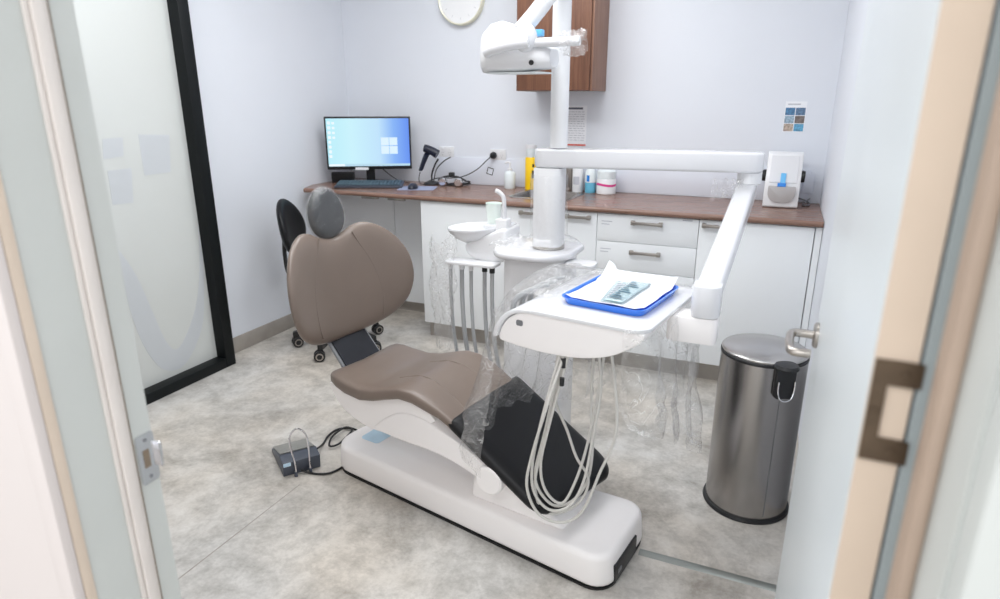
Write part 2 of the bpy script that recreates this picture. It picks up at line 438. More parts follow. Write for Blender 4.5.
# open door leaf: hinge edge near the camera, lever at the far edge
DX0, DX1, DY0, DY1 = .092, .127, .605, 1.425
door = struct('door_1', MB().box(DX0, DX1, DY0, DY1, .01, 2.08, .0015), M['door'], 'white door leaf standing open into the room')
MB().box(DX0 + .001, DX1 - .001, DY0 - .002, DY0 + .001, .01, 2.08).build('door_edge', M['door_edge'], door)
hp = [(DX0 + .002, 1.19), (DX1 + .004, 1.19), (DX1 + .004, 1.213), (DX0 + .014, 1.213), (DX0 + .014, 1.264), (DX1 + .004, 1.264), (DX1 + .004, 1.287), (DX0 + .002, 1.287)]
hg = MB().prism(hp, DY0 - .005, DY0 - .002, 'xz').build('hinge', M['bronze'], door)
for (sx, sz) in ((.118, 1.2015), (.118, 1.2755), (.100, 1.2385)):
    MB().lathe([(0, 0), (.0042, 0), (.0036, .001), (0, .0012)], seg=12, mtx=Matrix.Translation((sx, DY0 - .005, sz)) @ Matrix.Rotation(pi / 2, 4, 'X')).build('screw', M['bronze'], hg)
hd = MB().tube([(DX0 - .003, 1.36, 1.050), (DX0 - .036, 1.36, 1.050), (DX0 - .048, 1.354, 1.049), (DX0 - .051, 1.336, 1.048), (DX0 - .051, 1.285, 1.046), (DX0 - .047, 1.264, 1.045), (DX0 - .036, 1.258, 1.045), (DX0 - .014, 1.258, 1.045)], .0085, 12)
hd = hd.build('door_handle', M['nickel'], door)
MB().lathe([(0, 0), (.026, 0), (.026, .006), (.022, .009), (0, .009)], seg=28, mtx=Matrix.Translation((DX0, 1.36, 1.050)) @ Matrix.Rotation(-pi / 2, 4, 'Y')).build('rose', M['nickel'], hd)

DR = Matrix.Translation((DX0, DY0, 0)) @ Matrix.Rotation(radians(-1.0), 4, 'Z') @ Matrix.Translation((-DX0, -DY0, 0))
for o in [door] + list(door.children_recursive): o.data.transform(DR)
# frosted glazing in the left wall
wf = MB()
wf.box(-2.995, -2.865, WY1 - .075, WY1 - .005, .0, WZ, .004).box(-2.995, -2.865, WY0 + .005, WY0 + .095, 0, WZ, .004)
wf.box(-2.995, -2.865, WY0 + .095, WY1 - .075, .0, .058, .004).box(-2.995, -2.865, WY0 + .095, WY1 - .075, WZ - .08, WZ - .003, .004)
win = struct('window_1', wf, M['blackframe'], 'black framed frosted glass partition in left wall')
MB().box(-2.965, -2.935, WY0 + .095, WY1 - .075, .059, WZ - .08).build('pane', M['frost'], win)
dg = MB()
for poly in ([(2.255, 1.145), (2.41, 1.147), (2.435, 1.335), (2.257, 1.345)], [(2.06, 1.025), (2.17, 1.02), (2.19, 1.188), (2.065, 1.186)], [(2.055, 1.24), (2.16, 1.247), (2.172, 1.335), (2.068, 1.333)]):
    dg.prism(poly, -2.9349, -2.934, 'yz')
outer = cr([(2.02, .86), (2.04, .60), (2.08, .33), (2.16, .14), (2.27, .085), (2.37, .14), (2.47, .29), (2.515, .50), (2.534, .66)], 6)
inner = cr([(2.534, .86), (2.505, .62), (2.45, .42), (2.36, .27), (2.28, .20), (2.22, .27), (2.17, .46), (2.11, .68), (2.02, .86)], 6)
dg.prism([(p.x, p.y) for p in outer] + [(p.x, p.y) for p in inner[:-1]], -2.9349, -2.934, 'yz')
dg.build('decal', M['decal'], win)

# skirting, floor strip, vinyl seam
struct('baseboard_left', MB().box(XL, XL + .008, WY1, YB, 0, .10, .002), M['skirt'], 'grey stone-look skirting along the left wall')
struct('baseboard_back', MB().box(XL + .008, -2.06, YB - .008, YB, 0, .10, .002), M['skirt'], 'grey skirting on back wall under the desk')
struct('trim_6', MB().prism([(1.882, 0), (1.918, 0), (1.912, .004), (1.888, .004)], -.30, .16, 'yz'), M['trimmetal'], 'flat aluminium floor strip beside the chair base')
struct('trim_7', MB().box(-1.663, -1.659, .62, 1.75, 0, .0008), M['skirt'], 'thin seam in the vinyl floor')

# ceiling lights
def ceiling_light(x, y, label, lx=.6, ly=.6, power=1.):
    t = thing('ceiling_light', label, 'ceiling light', (x, y, ZC - .012), 0, 'recessed ceiling panels')
    f = MB().box(x - lx / 2 - .02, x + lx / 2 + .02, y - ly / 2 - .02, y - ly / 2, ZC - .012, ZC).box(x - lx / 2 - .02, x + lx / 2 + .02, y + ly / 2, y + ly / 2 + .02, ZC - .012, ZC)
    f.box(x - lx / 2 - .02, x - lx / 2, y - ly / 2, y + ly / 2, ZC - .012, ZC).box(x + lx / 2, x + lx / 2 + .02, y - ly / 2, y + ly / 2, ZC - .012, ZC)
    f.build('frame', M['white'], t)
    MB().box(x - lx / 2, x + lx / 2, y - ly / 2, y + ly / 2, ZC - .006, ZC - .001).build('diffuser', M['lamp'], t)
    L = bpy.data.lights.new('panel_light', 'AREA'); L.shape = 'RECTANGLE'; L.size = lx; L.size_y = ly
    L.energy = power; L.color = (.97, .985, 1)
    lo = bpy.data.objects.new('panel_light', L); COL.objects.link(lo); lo.location = (0, 0, -.01); lo.parent = t
ceiling_light(-.75, 1.7, 'square ceiling panel above the foot of the dental chair', 1.2, .6, 21)
ceiling_light(-2.0, 1.9, 'square ceiling panel near the frosted glazing', 1.2, .6, 20)
ceiling_light(-1.3, 3.0, 'square ceiling panel above the delivery unit', 1.2, .6, 20)
ceiling_light(-.4, -.6, 'square ceiling panel in the corridor', 1.2, .6, 22)

# ------------------------------------------------------------------ bench and cabinets
CF, CT = 3.42, .946
ct = MB()
hole = (-1.50, -1.14, 3.58, 3.92)
ct.prism([(-2.925, CF), (.213, CF), (.213, hole[2]), (-2.995, hole[2])], CT - .03, CT, 'xy')
ct.box(-2.995, hole[0], hole[2], 3.995, CT - .03, CT).box(hole[1], .213, hole[2], 3.995, CT - .03, CT).box(hole[0], hole[1], hole[3], 3.995, CT - .03, CT)
ct.box(-2.995, .213, 3.995, YB - .012, CT - .03, CT)
ct.tube([(-2.925, CF, CT - .015), (.213, CF, CT - .015)], .015, 12, smooth=False)
top = tag(ct.single('worktop', M['top'], (-1.4, 3.7, CT - .03)), 'long brown wood-look worktop running along the back wall', 'worktop')

def front(t, x0, x1, z0, z1, name, y=CF + .012):
    g = .0013
    return MB().box(x0 + g, x1 - g, y, y + .018, z0 + g, z1 - g, .0015).build(name, M['laminate'], t)
def pull(par, x, z, y=CF + .012, wd=.15):
    h = MB()
    h.box(x - wd / 2, x - wd / 2 + .022, y - .022, y, z - .012, z + .012, .003).box(x + wd / 2 - .022, x + wd / 2, y - .022, y, z - .012, z + .012, .003)
    h.box(x - wd / 2 + .004, x + wd / 2 - .004, y - .028, y - .016, z - .008, z + .008, .003)
    return h.build('handle', M['nickel'], par)
def label_strip(par, x, z, n=2, wd=.06):
    m = MB()
    for k in range(n): m.box(x, x + wd * (1 - .25 * k), CF + .0112, CF + .012, z - k * .016, z - k * .016 + .004)
    return m.build('label', M['ink_pale'], par)
def carcass(t, x0, x1, y0=CF + .031, y1=YB - .012, z1=CT - .031):
    MB().box(x0 + .0015, x1 - .0015, y0, y1, .11, z1 - .001).build('carcass', M['laminate_in'], t)
    MB().box(x0 + .0015, x1 - .0015, y0 + .05, y0 + .068, 0, .11).build('plinth', M['skirt'], t)
ZT = CT - .034
t = thing('base_cabinet', 'white sink cupboard with wide plain door left of the drawers', 'cabinet', (-1.46, 3.7, 0))
# the sink bowl drops through this carcass, so it is built as an open-topped box
c = MB()
c.box(-2.04, -2.022, CF + .031, YB - .012, .11, ZT).box(-.93, -.912, CF + .031, YB - .012, .11, ZT).box(-2.02, -.932, CF + .031, YB - .03, .11, .128).box(-2.02, -.932, YB - .03, YB - .014, .11, ZT)
c.build('carcass', M['laminate'], t)
MB().box(-2.038, -.914, CF + .08, CF + .098, 0, .11).build('plinth', M['skirt'], t)
d = front(t, -2.04, -1.20, .117, ZT, 'door'); pull(d, -1.30, .885)
d = front(t, -1.20, -.91, .117, ZT, 'door'); pull(d, -1.02, .882)
t = thing('drawer_unit', 'white drawer stack with bar pulls in the middle of the bench', 'drawers', (-.64, 3.7, 0))
carcass(t, -.91, -.365)
zs = [ZT, .758, .597, .36, .117]
for k in range(4):
    d = front(t, -.91, -.365, zs[k + 1], zs[k], 'drawer')
    pull(d, -.635, [.872, .708, .545, .30][k], wd=.17)
    label_strip(d, -.885, zs[k] - .045, 2)
    if k == 0: MB().box(-.45, -.40, CF + .0112, CF + .012, zs[0] - .012, zs[0] - .006).build('label', M['ink_pale'], d)
t = thing('base_cabinet', 'white single door cupboard at the right end of the bench', 'cabinet', (-.08, 3.7, 0))
carcass(t, -.365, .181)
d = front(t, -.365, .181, .117, ZT, 'door'); pull(d, -.275, .885)
MB().box(.184, .2135, CF + .014, CF + .03, .0, ZT).build('filler_panel', M['laminate'], t)
t = thing('desk_cupboard', 'shallow white cupboard set back under the desk end of the bench', 'cabinet', (-2.5, 3.95, 0))
MB().box(-2.985, -2.044, 3.86, YB - .012, .09, CT - .033).build('carcass', M['laminate_in'], t)
MB().box(-2.985, -2.044, 3.90, 3.918, 0, .09).build('plinth', M['skirt'], t)
for x0, x1 in ((-2.985, -2.50), (-2.50, -2.044)):
    d = MB().box(x0 + .003, x1 - .003, 3.841, 3.859, .09, CT - .06, .0015).build('door', M['laminate'], t)
for x in (-2.42, -2.22):
    MB().box(x - .06, x + .06, 3.43, 3.46, CT - .045, CT - .0305, .003).build('under_bench_pull', M['nickel'], t)
spl = MB().box(-2.24, .15, YB - .010, YB - .001, CT + .001, 1.128, .001)
tag(spl.single('splashback', M['splash'], (-1.0, YB - .005, CT)), 'pale blue glossy glass splashback strip behind the bench', 'splashback')

# steel sink let into the worktop
sk = MB()
def ring(z, i, r): return [(p[0], p[1], z) for p in rrect(hole[0] + i, hole[1] - i, hole[2] + i, hole[3] - i, r)]
sk.loft([ring(CT + .001, -.018, .05), ring(CT + .004, -.016, .05), ring(CT + .004, .004, .04), ring(CT - .01, .008, .04), ring(CT - .14, .02, .05), ring(CT - .15, .05, .04)], cap=False)
r_ = MB(); 
sk.prism([(p[0], p[1]) for p in rrect(hole[0] + .05, hole[1] - .05, hole[2] + .05, hole[3] - .05, .04)], CT - .152, CT - .149, 'xy')
tag(sk.single('sink', M['steel'], (-1.32, 3.75, CT - .15)), 'steel sink bowl let into the worktop behind the white post', 'sink')

# ------------------------------------------------------------------ wall things
t = thing('wall_cabinet', 'brown wood-look wall cabinet hung high above the bench', 'cabinet', (-1.29, 3.88, 1.56))
MB().box(-1.515, -1.075, 3.742, YB - .002, 1.562, 2.30, .001).build('carcass', M['cabwood'], t)
MB().box(-1.515, -1.072, 3.722, 3.740, 1.562, 2.30, .0015).build('door', M['cabwood'], t)
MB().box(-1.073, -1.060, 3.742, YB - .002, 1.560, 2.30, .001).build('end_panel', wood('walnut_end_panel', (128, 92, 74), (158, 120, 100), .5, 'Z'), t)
MB().box(-1.519, -1.5155, 3.722, YB - .002, 1.560, 2.30).build('end_panel', M['cabwood'], t)

t = thing('wall_clock', 'round white wall clock with pale gold rim near the cabinet', 'clock', (-2.040, YB - .02, 2.137))
RY = Matrix.Translation((-2.040, YB, 2.137)) @ Matrix.Rotation(pi / 2, 4, 'X')
MB().lathe([(0, .002), (.162, .002), (.162, .035), (.156, .040), (.150, .036), (.150, .030), (0, .030)], seg=48, mtx=RY).build('case', M['brass'], t)
MB().lathe([(0, .0305), (.1495, .0305), (.1495, .032), (0, .032)], seg=48, mtx=RY).build('face', M['clockface'], t)
M['dial'] = mat('faint_dial_ink', (214, 215, 218), .6)
for k in range(12):
    a = 2 * pi * k / 12
    MB().box(-.002, .002, .112, .128, .032, .0325, mtx=RY @ Matrix.Rotation(a, 4, 'Z')).build('hour_mark', M['dial'], t)
MB().box(-.003, .003, -.01, .075, .033, .034, mtx=RY @ Matrix.Rotation(-.9, 4, 'Z')).build('hour_hand', M['ink_pale'], t)
MB().box(-.002, .002, -.01, .105, .0345, .0355, mtx=RY @ Matrix.Rotation(.5, 4, 'Z')).build('minute_hand', M['ink_pale'], t)

def outlet(x, z, label):
    t = thing('power_outlet', label, 'power outlet', (x, YB - .003, z), 0, 'wall outlets above the bench')
    MB().box(x - .058, x + .058, YB - .011, YB - .001, z - .036, z + .036, .003).build('plate', M['white'], t)
    for dx in (-.028, .028):
        MB().box(x + dx - .006, x + dx + .006, YB - .015, YB - .011, z + .014, z + .026, .001).build('switch', M['white'], t)
    for dx in (-.028, .028):
        s = MB()
        for a, b in ((-.008, -.004), (.006, -.004), (-.001, -.02)):
            s.box(x + dx + a, x + dx + a + .002, YB - .0116, YB - .011, z + b - .006, z + b + .003)
        s.build('socket', M['greyp'], t)
outlet(-2.18, 1.163, 'white double power outlet beside the monitor')
outlet(-1.785, 1.155, 'white double power outlet with a black plug in it')
t = thing('power_plug', 'black round plug with a drooping black cable in the outlet', 'plug', (-1.813, YB - .03, 1.15))
MB().lathe([(0, 0), (.022, 0), (.024, .01), (.020, .03), (.009, .042), (0, .043)], seg=24, mtx=Matrix.Translation((-1.813, YB - .0118, 1.150)) @ Matrix.Rotation(pi / 2, 4, 'X')).build('plug_body', M['blackp'], t)
wire('cable', [(-1.813, YB - .05, 1.150), (-1.85, YB - .06, 1.115), (-1.92, YB - .06, 1.055), (-2.02, YB - .07, 1.005), (-2.12, YB - .08, .99), (-2.22, YB - .085, .985), (-2.30, YB - .1, .955)], .0035, M['blackp'], t)
tg = MB()
for b in ((-.024, .024, .019, .024), (-.024, .024, -.024, -.019), (-.024, -.019, -.019, .019), (.019, .024, -.019, .019)):
    tg.box(b[0], b[1], -.001, 0, b[2], b[3], mtx=Matrix.Translation((-1.843, YB - .0105, 1.042)) @ Matrix.Rotation(.25, 4, 'Y'))
tag(tg.single('square_sticker', M['blackp'], (-1.843, YB - .011, 1.042)), 'small tilted black square outline sticker on the splashback', 'sticker')  # thin black square outline lying flat on the splashback

t = thing('notice_sheet', 'printed white notice sheet taped to wall below the wall cabinet', 'notice', (-1.225, YB - .001, 1.22))
MB().box(-1.325, -1.175, YB - .0022, YB - .001, 1.235, 1.475).build('sheet', M['paper'], t)
hl = MB().box(-1.30, -1.20, YB - .003, YB - .0022, 1.452, 1.464)
hl.build('heading', M['ink'], t)
tl = MB()
for k in range(13):
    z = 1.435 - k * .0145
    x = -1.315
    while x < -1.195:
        wd = random.uniform(.008, .03); tl.box(x, min(x + wd, -1.185), YB - .003, YB - .0022, z, z + .004); x += wd + .006
tl.build('text_lines', M['ink_pale'], t)
MB().box(-1.325, -1.175, YB - .004, YB - .0022, 1.228, 1.238).build('red_edge', M['red'], t)

t = thing('photo_poster', 'small poster of six coloured pictures on wall above the white device', 'poster', (.03, YB - .001, 1.33))
MB().box(-.028, .082, YB - .002, YB - .001, 1.335, 1.50).build('sheet', M['paper'], t)
k = 0
for r in range(3):
    for c_ in range(2):
        x0 = -.024 + c_ * .053; z0 = 1.340 + (2 - r) * .0435
        MB().box(x0, x0 + .049, YB - .0028, YB - .002, z0, z0 + .040).build('picture', M['pic%d' % k], t); k += 1
MB().box(-.015, .05, YB - .0028, YB - .002, 1.482, 1.489).build('caption', M['ink_pale'], t)

# ------------------------------------------------------------------ on the bench
E_ = 0.0006
# monitor
ma = radians(31)
t = thing('monitor', 'wide black bezel computer monitor showing a blue desktop', 'monitor', (-2.655, 3.80, CT + E_), ma)
zb, zt = .100, .455
MB().box(-0.291, 0.291, -.012, .020, zb, zt, .004).build('housing', M['blackp'], t, local=True)
scr = MB().box(-0.279, 0.279, -.0135, -.0122, zb + .022, zt - .012).build('screen', M['screen'], t, local=True)
ic = MB()
for k in range(8): ic.box(-.270, -.252, -.0145, -.0136, zt - .05 - k * .032, zt - .032 - k * .032)
for k in range(4): ic.box(-.24, -.224, -.0145, -.0136, zt - .05 - k * .032, zt - .036 - k * .032)
ic.build('desktop_icons', M['icon'], scr, local=True)
lg = MB()
for (a, b) in ((.085, .205), (.143, .205), (.085, .263), (.143, .263)):
    lg.box(a, a + .054, -.0145, -.0136, a * 0 + b, b + .053)
lg.build('window_emblem', M['winlogo'], scr, local=True)
tb = MB().box(-0.278, 0.278, -.0143, -.0136, zb + .0225, zb + .038)
tb.build('taskbar', M['task'], scr, local=True)
tw = MB().box(-.277, -.17, -.0150, -.0144, zb + .024, zb + .037)
tw.build('search_box', M['icon'], scr, local=True)
MB().box(-.10, -.01, -.0135, -.0122, zb - .004, zb + .014).build('label', M['paper'], t, local=True)
MB().box(-.03, .03, .021, .045, .01, zb + .15, .006).build('stand_neck', M['blackp'], t, local=True)
MB().prism(rrect(-.12, .12, -.08, .10, .03), 0, .012, 'xy', .003).build('stand_foot', M['blackp'], t, local=True)
wire('cable', [(.03, .05, .15), (.12, .07, .06), (.20, .02, .012), (.27, -.06, .006)], .003, M['blackp'], t, local=True)
t = thing('speaker_box', 'low black box standing under the monitor', 'box', (-2.835, 3.755, CT + E_), ma)
MB().box(-.10, .06, .0, .045, 0, .075, .006).build('cabinet', M['blackp'], t, local=True)
MB().box(-.09, .05, -.0035, -.0005, .01, .066, .001).build('grille', M['black'], t, local=True)

# keyboard
t = thing('keyboard', 'slate grey computer keyboard in front of the monitor', 'keyboard', (-2.545, 3.63, CT + E_), radians(24))
KX = Matrix.Rotation(radians(7), 4, 'X')
MB().box(-.225, .225, -.075, .075, .010, .026, .004, mtx=KX).build('case', M['slate'], t, local=True)
kk = MB()
for r in range(5):
    n = 18
    for c_ in range(n):
        if r == 0 and 4 <= c_ <= 9:
            if c_ == 4: kk.box(-.215 + 4 * .0239, -.215 + 10 * .0239 - .003, -.066 + r * .0265, -.066 + r * .0265 + .022, .027, .034, .002, mtx=KX)
            continue
        kk.box(-.215 + c_ * .0239, -.215 + c_ * .0239 + .0205, -.066 + r * .0265, -.066 + r * .0265 + .022, .027, .034, .002, mtx=KX)
kk.build('keys', M['key'], t, local=True)

# mouse mat and mouse
mm = MB().prism(rrect(-.12, .12, -.10, .10, .012), 0, .003, 'xy', mtx=Matrix.Translation((-2.215, 3.70, CT + E_)) @ Matrix.Rotation(radians(20), 4, 'Z'))
tag(mm.single('mouse_mat', M['padblue'], (-2.215, 3.70, CT + E_)), 'blue grey mouse mat beside the keyboard', 'mouse mat')
t = thing('computer_mouse', 'small black computer mouse on the blue grey mat', 'mouse', (-2.225, 3.655, CT + .004), radians(15))
MB().lathe([(0, 0), (.030, 0), (.033, .008), (.029, .022), (.018, .032), (0, .036)], seg=24, sy=1.7).build('shell', M['navy'], t, local=True)
MB().box(-.003, .003, .018, .034, .0305, .0335, .001).build('scroll_wheel', M['greyp'], t, local=True)

# barcode scanner on a stand
t = thing('barcode_scanner', 'dark blue barcode scanner gun tilted in its bent black stand', 'scanner', (-2.235, 3.93, CT + E_), radians(12))
MB().lathe([(0, 0), (.055, 0), (.058, .006), (.05, .016), (.02, .022), (0, .022)], seg=28).build('stand_base', M['blackp'], t, local=True)
wire('stand_neck', [(0, 0, .018), (0.0, 0, .07), (.022, 0, .13), (.05, .0, .175)], .006, M['blackp'], t, local=True)
hb = MB().loft([[Vector((x + .0, y, z)) for x, y, z in
     [(cx + rx * cos(2 * pi * k / 16) * .8, ry * sin(2 * pi * k / 16), cz + rx * sin(2 * pi * k / 16) * .45) for k in range(16)]]
     for (cx, cz, rx, ry) in ((-.080, .096, .012, .010), (-.078, .100, .020, .016), (-.062, .140, .022, .018), (-.040, .190, .026, .020), (-.025, .212, .030, .024))])
hb.build('grip', M['navy'], t, local=True)
hb = MB().tube([(-.048, 0, .246), (-.03, 0, .242), (.01, 0, .226), (.045, 0, .206)], (.026, .031), 16, smooth=False)
hd_ = hb.build('scan_head', M['navy'], t, local=True)
wire('cable', [(-.084, 0, .086), (-.092, -.01, .04), (-.07, -.05, .012), (-.03, -.07, .006), (.04, -.06, .006)], .003, M['blackp'], t, local=True)
wire('black_cable', [(.012, -.004, .012), (.03, .01, .10), (.085, .02, .16), (.13, .03, .185)], .004, M['blackp'], t, local=True)

# dental loupes: two barrels on a frame
t = thing('magnifier_loupes', 'black and silver magnifier loupes lying near the plug cable', 'loupes', (-2.07, 3.95, CT + E_), radians(10))
LS = Matrix.Diagonal((1.3, 1.3, 1.3, 1))
for s in (-1, 1):
    MB().lathe([(0, 0), (.020, 0), (.022, .008), (.022, .028), (.018, .034), (0, .034)], seg=20, mtx=Matrix.Translation((s * .042, -.045, .024)) @ Matrix.Rotation(pi / 2, 4, 'X')).build('lens_barrel', M['chrome'], t, local=True)
    MB().tube([(s * .07, -.035, .028), (s * .085, .0, .02), (s * .06, .035, .006)], .004, 8).build('temple_arm', M['blackp'], t, local=True)
MB().tube([(-.075, -.04, .03), (-.04, -.047, .048), (0, -.045, .052), (.04, -.047, .048), (.075, -.04, .03)], .005, 8).build('frame', M['blackp'], t, local=True)
MB().box(-.014, .014, -.058, -.03, .048, .072, .004).build('headlight', M['blackp'], t, local=True)
for k in range(3):
    MB().tube([(.05 * cos(a_) + .02 * k, .03 * sin(a_) - .005, .004 + .003 * k) for a_ in [2 * pi * q / 12 for q in range(12)]], .003, 8, closed=True).build('cable_loop', M['blackp'], t, local=True)
for o in t.children: o.data.transform(LS)

# bottles
def bottle(name, label, x, y, body, prof, parts, cat='bottle', group=None):
    t = thing(name, label, cat, (x, y, CT + E_), 0, group)
    MB().lathe(prof, seg=28).build('body', body, t, local=True)
    for (nm, m, pf) in parts: MB().lathe(pf, seg=24).build(nm, m, t, local=True)
    return t
b = bottle('pump_bottle', 'small cloudy white pump bottle on the worktop left of the yellow bottle', -1.655, 3.95, M['clearp'],
           [(0, 0), (.036, 0), (.038, .004), (.038, .095), (.03, .108), (.014, .115), (0, .115)], [('pump_collar', M['white'], [(0, .1155), (.016, .1155), (.016, .13), (.006, .133), (.006, .155), (0, .155)])])
MB().tube([(0, 0, .156), (0, 0, .166), (-.012, 0, .17), (-.032, 0, .166)], .006, 10).build('spout', M['white'], b, local=True)
b = bottle('solution_bottle', 'tall yellow bottle with clear neck beside the white post', -1.512, 3.968, M['yellow'],
           [(0, 0), (.036, 0), (.038, .005), (.038, .20), (.034, .207), (0, .207)], [('clear_neck', M['clearp'], [(0, .208), (.03, .208), (.033, .22), (.033, .262), (0, .262)]), ('cap', M['white'], [(0, .263), (.036, .263), (.036, .285), (0, .286)])])
MB().grid(lambda u, v: Vector((.0385 * cos(-.55 - .5 * u), .0385 * sin(-.55 - .5 * u), .075 + .05 * v)), 4, 2).build('black_label', M['blackp'], b, local=True)
MB().grid(lambda u, v: Vector((.0385 * cos(-.65 - .35 * u), .0385 * sin(-.65 - .35 * u), .145 + .02 * v)), 4, 2).build('black_label', M['blackp'], b, local=True)
bottle('spray_canister', 'grey steel canister half hidden right behind the white post', -1.255, 3.98, M['nickel'],
       [(0, 0), (.03, 0), (.032, .004), (.032, .15), (.02, .165), (0, .165)], [('cap', M['greyp'], [(0, .166), (.016, .166), (.016, .18), (0, .18)])])
b = bottle('hand_cream_bottle', 'plain white bottle between grey canister and blue bottle', -1.19, 3.96, M['white'],
       [(0, 0), (.032, 0), (.034, .004), (.034, .15), (.026, .162), (0, .162)], [('cap', M['clearp'], [(0, .163), (.02, .163), (.02, .185), (0, .185)])])
MB().grid(lambda u, v: Vector((.0345 * cos(-1.0 - 1.2 * u), .0345 * sin(-1.0 - 1.2 * u), .05 + .05 * v)), 8, 2).build('label', M['ink_pale'], b, local=True)
b = bottle('gel_bottle', 'clear bottle half full of blue liquid beside the white tub', -1.105, 3.96, M['bluegel'],
       [(0, 0), (.032, 0), (.034, .004), (.034, .065), (0, .065)], [('upper_shell', M['clearp'], [(0, .066), (.034, .066), (.034, .13), (.02, .15), (0, .15)]), ('pump_collar', M['white'], [(0, .151), (.014, .151), (.014, .17), (.006, .172), (.006, .19), (0, .19)])])
MB().grid(lambda u, v: Vector((.0345 * cos(-1.5 - .6 * u), .0345 * sin(-1.5 - .6 * u), .072 + .04 * v)), 5, 2).build('label', M['blueacc'], b, local=True)
b = bottle('wipes_tub', 'white round wipes tub with pink band on the worktop', -1.0, 3.95, M['white'],
       [(0, 0), (.056, 0), (.06, .004), (.06, .09), (.057, .094), (0, .094)], [('lid', M['clearp'], [(0, .095), (.058, .095), (.058, .14), (.05, .148), (0, .148)])])
MB().grid(lambda u, v: Vector((.0606 * cos(2 * pi * u), .0606 * sin(2 * pi * u), .052 + .014 * v + .004 * sin(2 * pi * u * 2))), 40, 1).build('pink_band', M['pink'], b, local=True)

# white device with side knobs
t = thing('film_processor', 'white slanted benchtop device with blue tab and black side knobs', 'benchtop device', (.014, 3.86, CT + E_))
z0 = CT + E_
prof = [(3.775, z0 + .008), (3.785, z0), (3.985, z0), (3.985, z0 + .25), (3.965, z0 + .285), (3.89, z0 + .293), (3.862, z0 + .283), (3.79, z0 + .125)]
MB().prism(prof, -.080, .097, 'yz', .006).build('housing', M['white'], t)
th = math.atan2(.158, .072)
nrm = Vector((0, -sin(th), cos(th)))
def onface(x, s, off=.001): # s measured up the sloping lid
    p = Vector((x, 3.79, z0 + .125)) + Vector((0, cos(th), sin(th))) * s
    return p + nrm * off
def slab(x0, x1, s0, s1, o0, o1, name, m, par):
    t_ = MB(); q = [onface(x0, s0, o0), onface(x1, s0, o0), onface(x1, s1, o0), onface(x0, s1, o0)]
    r = [onface(x0, s0, o1), onface(x1, s0, o1), onface(x1, s1, o1), onface(x0, s1, o1)]
    return t_.loft([q, r]).build(name, m, par)
slab(-.060, .077, .01, .16, .0005, .004, 'lid', M['white_enamel'], t)
slab(-.004, .022, .0, .06, .0045, .012, 'blue_tab', M['bluepale'], t)
slab(-.016, .026, -.018, .002, .004, .018, 'blue_catch', M['blueacc'], t)
MB().prism(rrect(-.060, .077, z0 + .03, z0 + .118, (.05, .05, .006, .006)), 3.768, 3.774, 'xz', .002).build('window', M['smoke'], t)
for x, s in ((-.080, -1), (.097, 1)):
    MB().lathe([(0, 0), (.03, 0), (.032, .004), (.03, .018), (0, .02)], seg=24, mtx=Matrix.Translation((x + s * .0005, 3.85, z0 + .165)) @ Matrix.Rotation(s * pi / 2, 4, 'Y')).build('knob', M['blackp'], t)
wire('power_cord', [(.10, 3.99, z0 + .03), (.135, 4.0, z0 + .02), (.16, 3.95, z0 + .006), (.14, 3.88, z0 + .006), (.125, 3.93, z0 + .006), (.16, 4.0, z0 + .03)], .004, M['greyp'], t)
tp = MB().box(.115, .172, YB - .016, YB - .0105, 1.0, 1.11, .002)
tag(tp.single('wall_plate', M['splash'], (.145, YB - .011, 1.05)), 'pale blank wall plate in the corner beside the white device', 'wall plate')

# ------------------------------------------------------------------ dental chair
ch = thing('dental_chair', 'taupe and white dental patient chair with black leg rest cover', 'dental chair', (-1.0, 1.93, 0), radians(-9))
def base_outline(g=0.):
    pts = []
    def corner(cx, cy, r, a0):
        for k in range(7):
            a = a0 + .5 * pi * k / 6; pts.append((cx + r * cos(a), cy + r * sin(a)))
    wl, wr = .128 + g, .185 + g
    corner(-.605 - g + .10, -wl + .10, .10, pi); corner(.69 + g - .075, -wr + .075, .075, 1.5 * pi)
    corner(.69 + g - .075, wr - .075, .075, 0); corner(-.605 - g + .10, wl - .10, .10, .5 * pi)
    return pts
bp = MB().prism(base_outline(-.004), 0.001, .008, 'xy').build('base_plate', M['blackp'], ch, local=True)
bs = MB().prism(base_outline(), .008, .128, 'xy', .022, seg=4, ang=50, taper=.985).build('base', M['white_warm'], ch, local=True)
MB().box(.640, .6915, -.125, .060, .010, .080, .004).build('connection_port', M['blackp'], bs, local=True)
MB().box(.6905, .694, -.105, -.080, .04, .055, .001).build('switch', M['greyp'], bs, local=True)
MB().prism(rrect(-.52, -.42, -.03, .09, .02), .1286, .1296, 'xy').build('blue_sticker', M['bluesticker'], bs, local=True)
# lifting column and legrest fairing rising from the base
MB().prism([(.12, .127), (.50, .127), (.47, .165), (.40, .225), (.30, .30), (.22, .335), (.17, .30), (.13, .20)], -.125, .125, 'xz', .018, seg=3).build('column_fairing', M['white_warm'], ch, local=True)
arm = MB()
a_up = cr([(-.276, .325), (-.235, .362), (-.18, .402), (-.12, .425), (-.03, .424), (.10, .386), (.215, .340), (.29, .30)], 5)
a_dn = cr([(.285, .235), (.20, .268), (.10, .295), (.0, .308), (-.12, .308), (-.26, .314)], 5)
arm.prism([(p.x, p.y) for p in a_up] + [(p.x, p.y) for p in a_dn], -.190, .190, 'xz', .014, seg=3).build('lift_arm', M['white_warm'], ch, local=True)
for s in (-1, 1):
    MB().lathe([(0, 0), (.052, 0), (.052, .012), (.046, .018), (0, .019)], seg=32, mtx=Matrix.Translation((.255, s * .191, .285)) @ Matrix.Rotation(-s * pi / 2, 4, 'X')).build('pivot_cap', M['white_warm'], ch, local=True)
